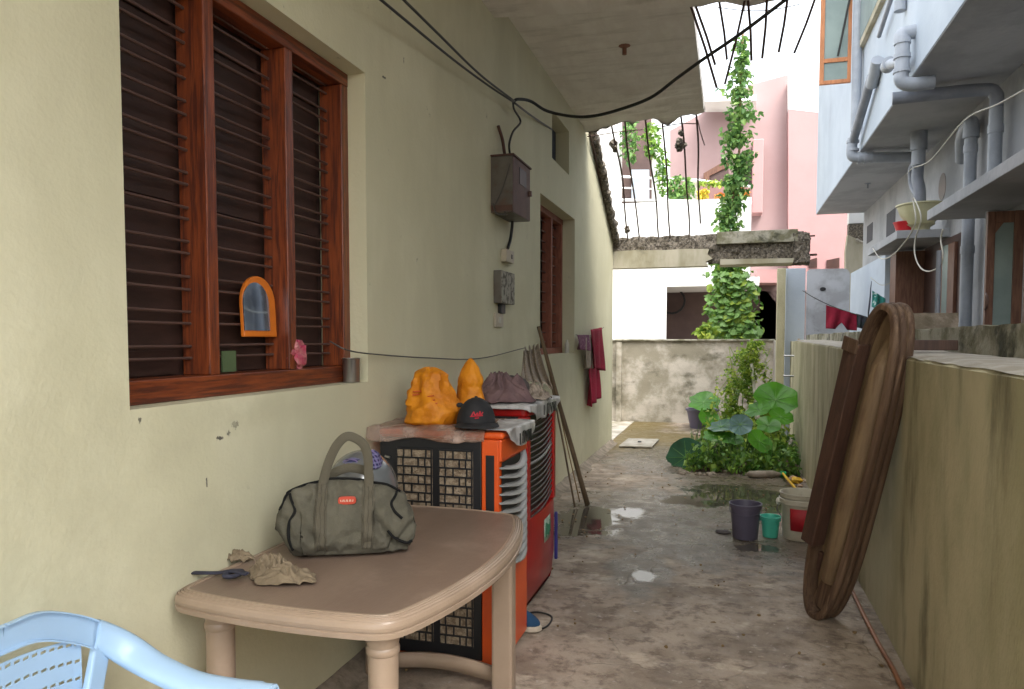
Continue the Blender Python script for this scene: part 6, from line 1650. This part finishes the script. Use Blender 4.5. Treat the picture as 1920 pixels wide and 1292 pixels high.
# tall feathery plant
tp = empty('feathery_plant', (.35, 10.6, 0), 'tall feathery light green plant rising above the back wall edge', 'plant')
r = random.Random(13); pp = []
for _ in range(3400):
    t_ = r.random(); py = 640 + 175 * t_; cx_ = 1412 - 30 * t_ ** .8; w_ = 16 + 38 * math.sin(min(1, t_ * 1.15) * 2.2) * .8
    g = max(-1.2, min(1.2, r.gauss(0, .5)))
    if noise.noise(Vector((cx_ * .03 + g * 2.6, py * .035, 7))) < -.15: continue
    pp.append(aY(cx_ + w_ * g, py, 10.7 + r.uniform(-.25, .25)))
o = leaf_cloud('leaves', pp, .05, 'leaf_light', tp, 41, .2); o['kind'] = 'stuff'
for k in range(16):
    x0 = 1390 + r.uniform(-25, 25)
    q = [aY(x0, 830, 10.7), aY(x0 + r.uniform(-20, 24), 740, 10.7), aY(1400 + r.uniform(-38, 46), 650 + r.uniform(0, 50), 10.7 + r.uniform(-.15, .15))]
    MB().tube(spline(q, 6), .004, 4).build('stem', M['leaf_light'], tp)
tag(MB().tube([aY(1409, 682, 10.5), aY(1416, 750, 10.5), aY(1422, 850, 10.5)], .022, 7).build('white_stake', M['cord'], smooth=60), 'pale upright stake among the feathery plant', 'stake')
# big leaved plant: round leaves on long stalks
def round_leaf(par, px, py, wpx, hpx, Y, m, normal, root, droop=.12, roll=0, name='leaf'):
    c = aY(px, py, Y); dep = (c - _C).dot(_f); s = dep / FPX
    R = max(wpx, hpx) * s * .5 * 1.08
    nrm = Vector(normal).normalized()
    e1 = Vector((0, 0, 1)).cross(nrm); e1 = e1.normalized() if e1.length > .05 else Vector((1, 0, 0)); e2 = nrm.cross(e1)
    k_ = math.cos(roll); 
    f1 = e1 * math.cos(roll) + e2 * math.sin(roll); f2 = -e1 * math.sin(roll) + e2 * math.cos(roll)
    nr, na = 7, 30; vs = [c - nrm * R * .10]; fs = []
    for i in range(1, nr + 1):
        for a in range(na):
            t = 2 * math.pi * a / na; rr = R * i / nr
            rr *= 1 - .22 * math.exp(-((t - math.pi) / .25) ** 2) * (i / nr)
            rr *= 1 + .03 * math.sin(t * 7) * (i / nr)
            h = -R * .10 + R * .16 * (i / nr) ** 2 + R * .05 * math.sin(t * 5 + roll) * (i / nr) ** 2 - droop * R * (i / nr) ** 2 * abs(math.cos(t))
            h += R * .018 * math.cos(t * 9) * (i / nr)
            vs.append(c + f1 * rr * math.cos(t) + f2 * rr * .86 * math.sin(t) + nrm * h)
    for a in range(na): fs.append((0, 1 + a, 1 + (a + 1) % na))
    for i in range(nr - 1):
        for a in range(na): fs.append((1 + i * na + a, 1 + (i + 1) * na + a, 1 + (i + 1) * na + (a + 1) % na, 1 + i * na + (a + 1) % na))
    o = MB().add(vs, fs).build(name, M[m], par, smooth=180)
    b = MB()
    for j in range(9):
        a = int(na * j / 9) % na
        pts_ = [c - nrm * R * .10 + nrm * .003] + [vs[1 + i * na + a] + nrm * .003 for i in range(0, nr - 1)]
        b.tube(pts_, [.0028 * R / .25 * (1 - q_ / 9) + .0006 for q_ in range(len(pts_))], 4, cap=False)
    b.build('veins', M['vein'], o)
    if root:
        rt = Vector(root); mid = rt.lerp(c, .55) + Vector((0, 0, .12))
        MB().tube(spline([rt, mid, c - nrm * (R * .10 + .005)], 8), .011, 7).build('stalk', M['stem'], par, smooth=180)
    return o
bp_ = empty('taro_plant', (.25, 9.2, 0), 'big leaved green plant with round veined leaves and a drooping bluish leaf', 'plant')
rt = (.05, 9.1, .05)
round_leaf(bp_, 1283, 857, 50, 76, 8.75, 'bluelelf', (-.45, -.85, .25), (-.2, 8.9, .05), roll=.5)
round_leaf(bp_, 1388, 796, 42, 38, 8.6, 'greyleaf', (.1, -.95, .15), (.02, 9.0, .05), droop=.0)
round_leaf(bp_, 1455, 747, 80, 60, 9.3, 'bigleaf', (.15, -.75, .65), (.3, 9.6, .05), roll=.2)
round_leaf(bp_, 1465, 780, 46, 30, 9.1, 'bigleaf', (.3, -.6, .75), (.35, 9.5, .05))
round_leaf(bp_, 1420, 766, 48, 32, 9.2, 'bigleaf', (-.4, -.5, .8), (.2, 9.5, .05))
round_leaf(bp_, 1338, 815, 40, 26, 8.7, 'bigleaf', (-.1, -.5, .85), (-.05, 9.0, .05))
round_leaf(bp_, 1425, 826, 56, 40, 8.6, 'bigleaf', (.5, -.5, .7), (.15, 8.9, .05), roll=.8)
round_leaf(bp_, 1352, 798, 50, 30, 8.8, 'bluelelf', (-.2, -.35, .9), (0, 9.1, .05))
round_leaf(bp_, 1372, 822, 44, 28, 8.7, 'bigleaf', (.2, -.4, .9), (0.1, 9.2, .05))
round_leaf(bp_, 1440, 796, 44, 30, 8.9, 'bigleaf', (.1, -.6, .7), (.3, 9.3, .05))
# pot by the back wall
c = aZ(1317, 800, 0); c.y = 12.75; c.x = aY(1317, 790, 12.75).x
pt = empty('planting_tub', (c.x, c.y, 0), 'dark plastic planting tub with round leaves by the back wall', 'tub')
MB().lathe([(0, .006), (.20, .006), (.26, .30), (.28, .30), (.28, .33), (.24, .32), (.235, .27), (0, .27)], (c.x, c.y, 0), 28).build('tub_shell', M['greybucket'], pt, smooth=40)
wp = empty('potted_taro', (c.x, c.y, .27), 'round leaved plant growing in the dark tub by the back wall', 'plant')
round_leaf(wp, 1319, 752, 56, 32, 12.4, 'bigleaf', (-.1, -.6, .8), (c.x, c.y, .27))
round_leaf(wp, 1330, 783, 46, 34, 12.2, 'bigleaf', (.45, -.6, .55), (c.x, c.y, .27), roll=.9)
for k in range(5):
    q = aY(1288 + 6 * k, 742 - 2 * k, 12.7)
    MB().tube(spline([(c.x, c.y, .27), q - Vector((0, 0, .1)), q], 4), .003, 4).build('stem', M['stem'], wp)
# litter by the bed
c = aZ(1435, 897, .0); c.z = .045
bt = empty('lying_bottle', c, 'dirty grey plastic bottle with a green cap lying before the bed', 'bottle')
d_ = (aZ(1462, 893, 0) - aZ(1408, 893, 0)).normalized()
b = MB().tube([c - d_ * .20, c - d_ * .17, c + d_ * .08, c + d_ * .14, c + d_ * .16], [.012, .036, .042, .022, .018], 14); b.build('bottle_body', M['stone'], bt, smooth=50)
MB().tube([c + d_ * .16, c + d_ * .215], .032, 12).build('cap', M['greenplastic'], bt, smooth=50)
A, B = aZ(1468, 888, .06), aZ(1500, 926, .06)
tag(MB().tube([A, B], .013, 7).build('orange_stick', M['yellow'], smooth=60), 'short orange yellow stick lying behind the paint bucket', 'stick')
c = aZ(1494, 908, .0)
tag(MB().ball(c + Vector((0, 0, .04)), .06, .04, .035, 10, 7, .3, 4).build('yellow_wrapper', M['yellow']), 'crumpled yellow wrapper at the foot of the right wall', 'wrapper')
r = random.Random(3); 
for k, (x, y) in enumerate(((1487, 899), (1500, 915), (1480, 905), (1508, 905))):
    c = aZ(x, y, 0)
    tag(MB().ball(c + Vector((0, 0, .02)), .035, .03, .02, 8, 5, .4, k).build('brick_bit', M['rust']), ['left orange brick fragment near the bottle cap', 'nearest brick fragment behind the paint bucket', 'small brick fragment beside the yellow wrapper', 'brick fragment tight against the right wall'][k], 'rubble', 'orange rubble bits')
r = random.Random(9); b = MB()
for _ in range(46):
    c = aZ(r.uniform(1275, 1480), r.uniform(882, 893), 0); s = r.uniform(.015, .045)
    b.ball(c + Vector((0, 0, s * .4)), s, s * .8, s * .6, 7, 5, .3, r.random())
for _ in range(16):
    c = aZ(r.uniform(1298, 1325), r.uniform(806, 818), 0); s = r.uniform(.02, .05)
    b.ball(c + Vector((0, 0, s * .3)), s, s, s * .5, 7, 5, .3, r.random())
tag(b.build('bed_pebbles', M['stone'], smooth=60), 'small pebbles along the front edge of the planted bed', 'pebbles', kind='stuff')

# fallen dry leaves and grit on the floor
r = random.Random(17); b = MB()
for _ in range(70):
    x, y = r.uniform(-1.4, .7), r.uniform(2.6, 12.8)
    if r.random() < .55: x = (LW + .12 + r.random() ** 2 * .5) if r.random() < .5 else (RW - .05 - r.random() ** 2 * .4)
    s_ = r.uniform(.018, .04)
    Rm = Matrix.Translation((x, y, .016)) @ Matrix.Rotation(r.uniform(0, 6.28), 4, 'Z') @ Matrix.Rotation(r.uniform(-.3, .3), 4, 'X')
    b.add([Rm @ Vector(q) for q in leaf_poly(s_, .12, .7)], LF)
for _ in range(120):
    x, y = r.uniform(-1.5, .75), r.uniform(2.4, 9); s_ = r.uniform(.004, .011)
    b.ball((x, y, .014), s_, s_, s_ * .7, 6, 4, .25, r.random())
tag(b.build('floor_litter', M['drygrass']), 'dry leaf scraps and grit scattered over the passage floor', 'litter', kind='stuff')
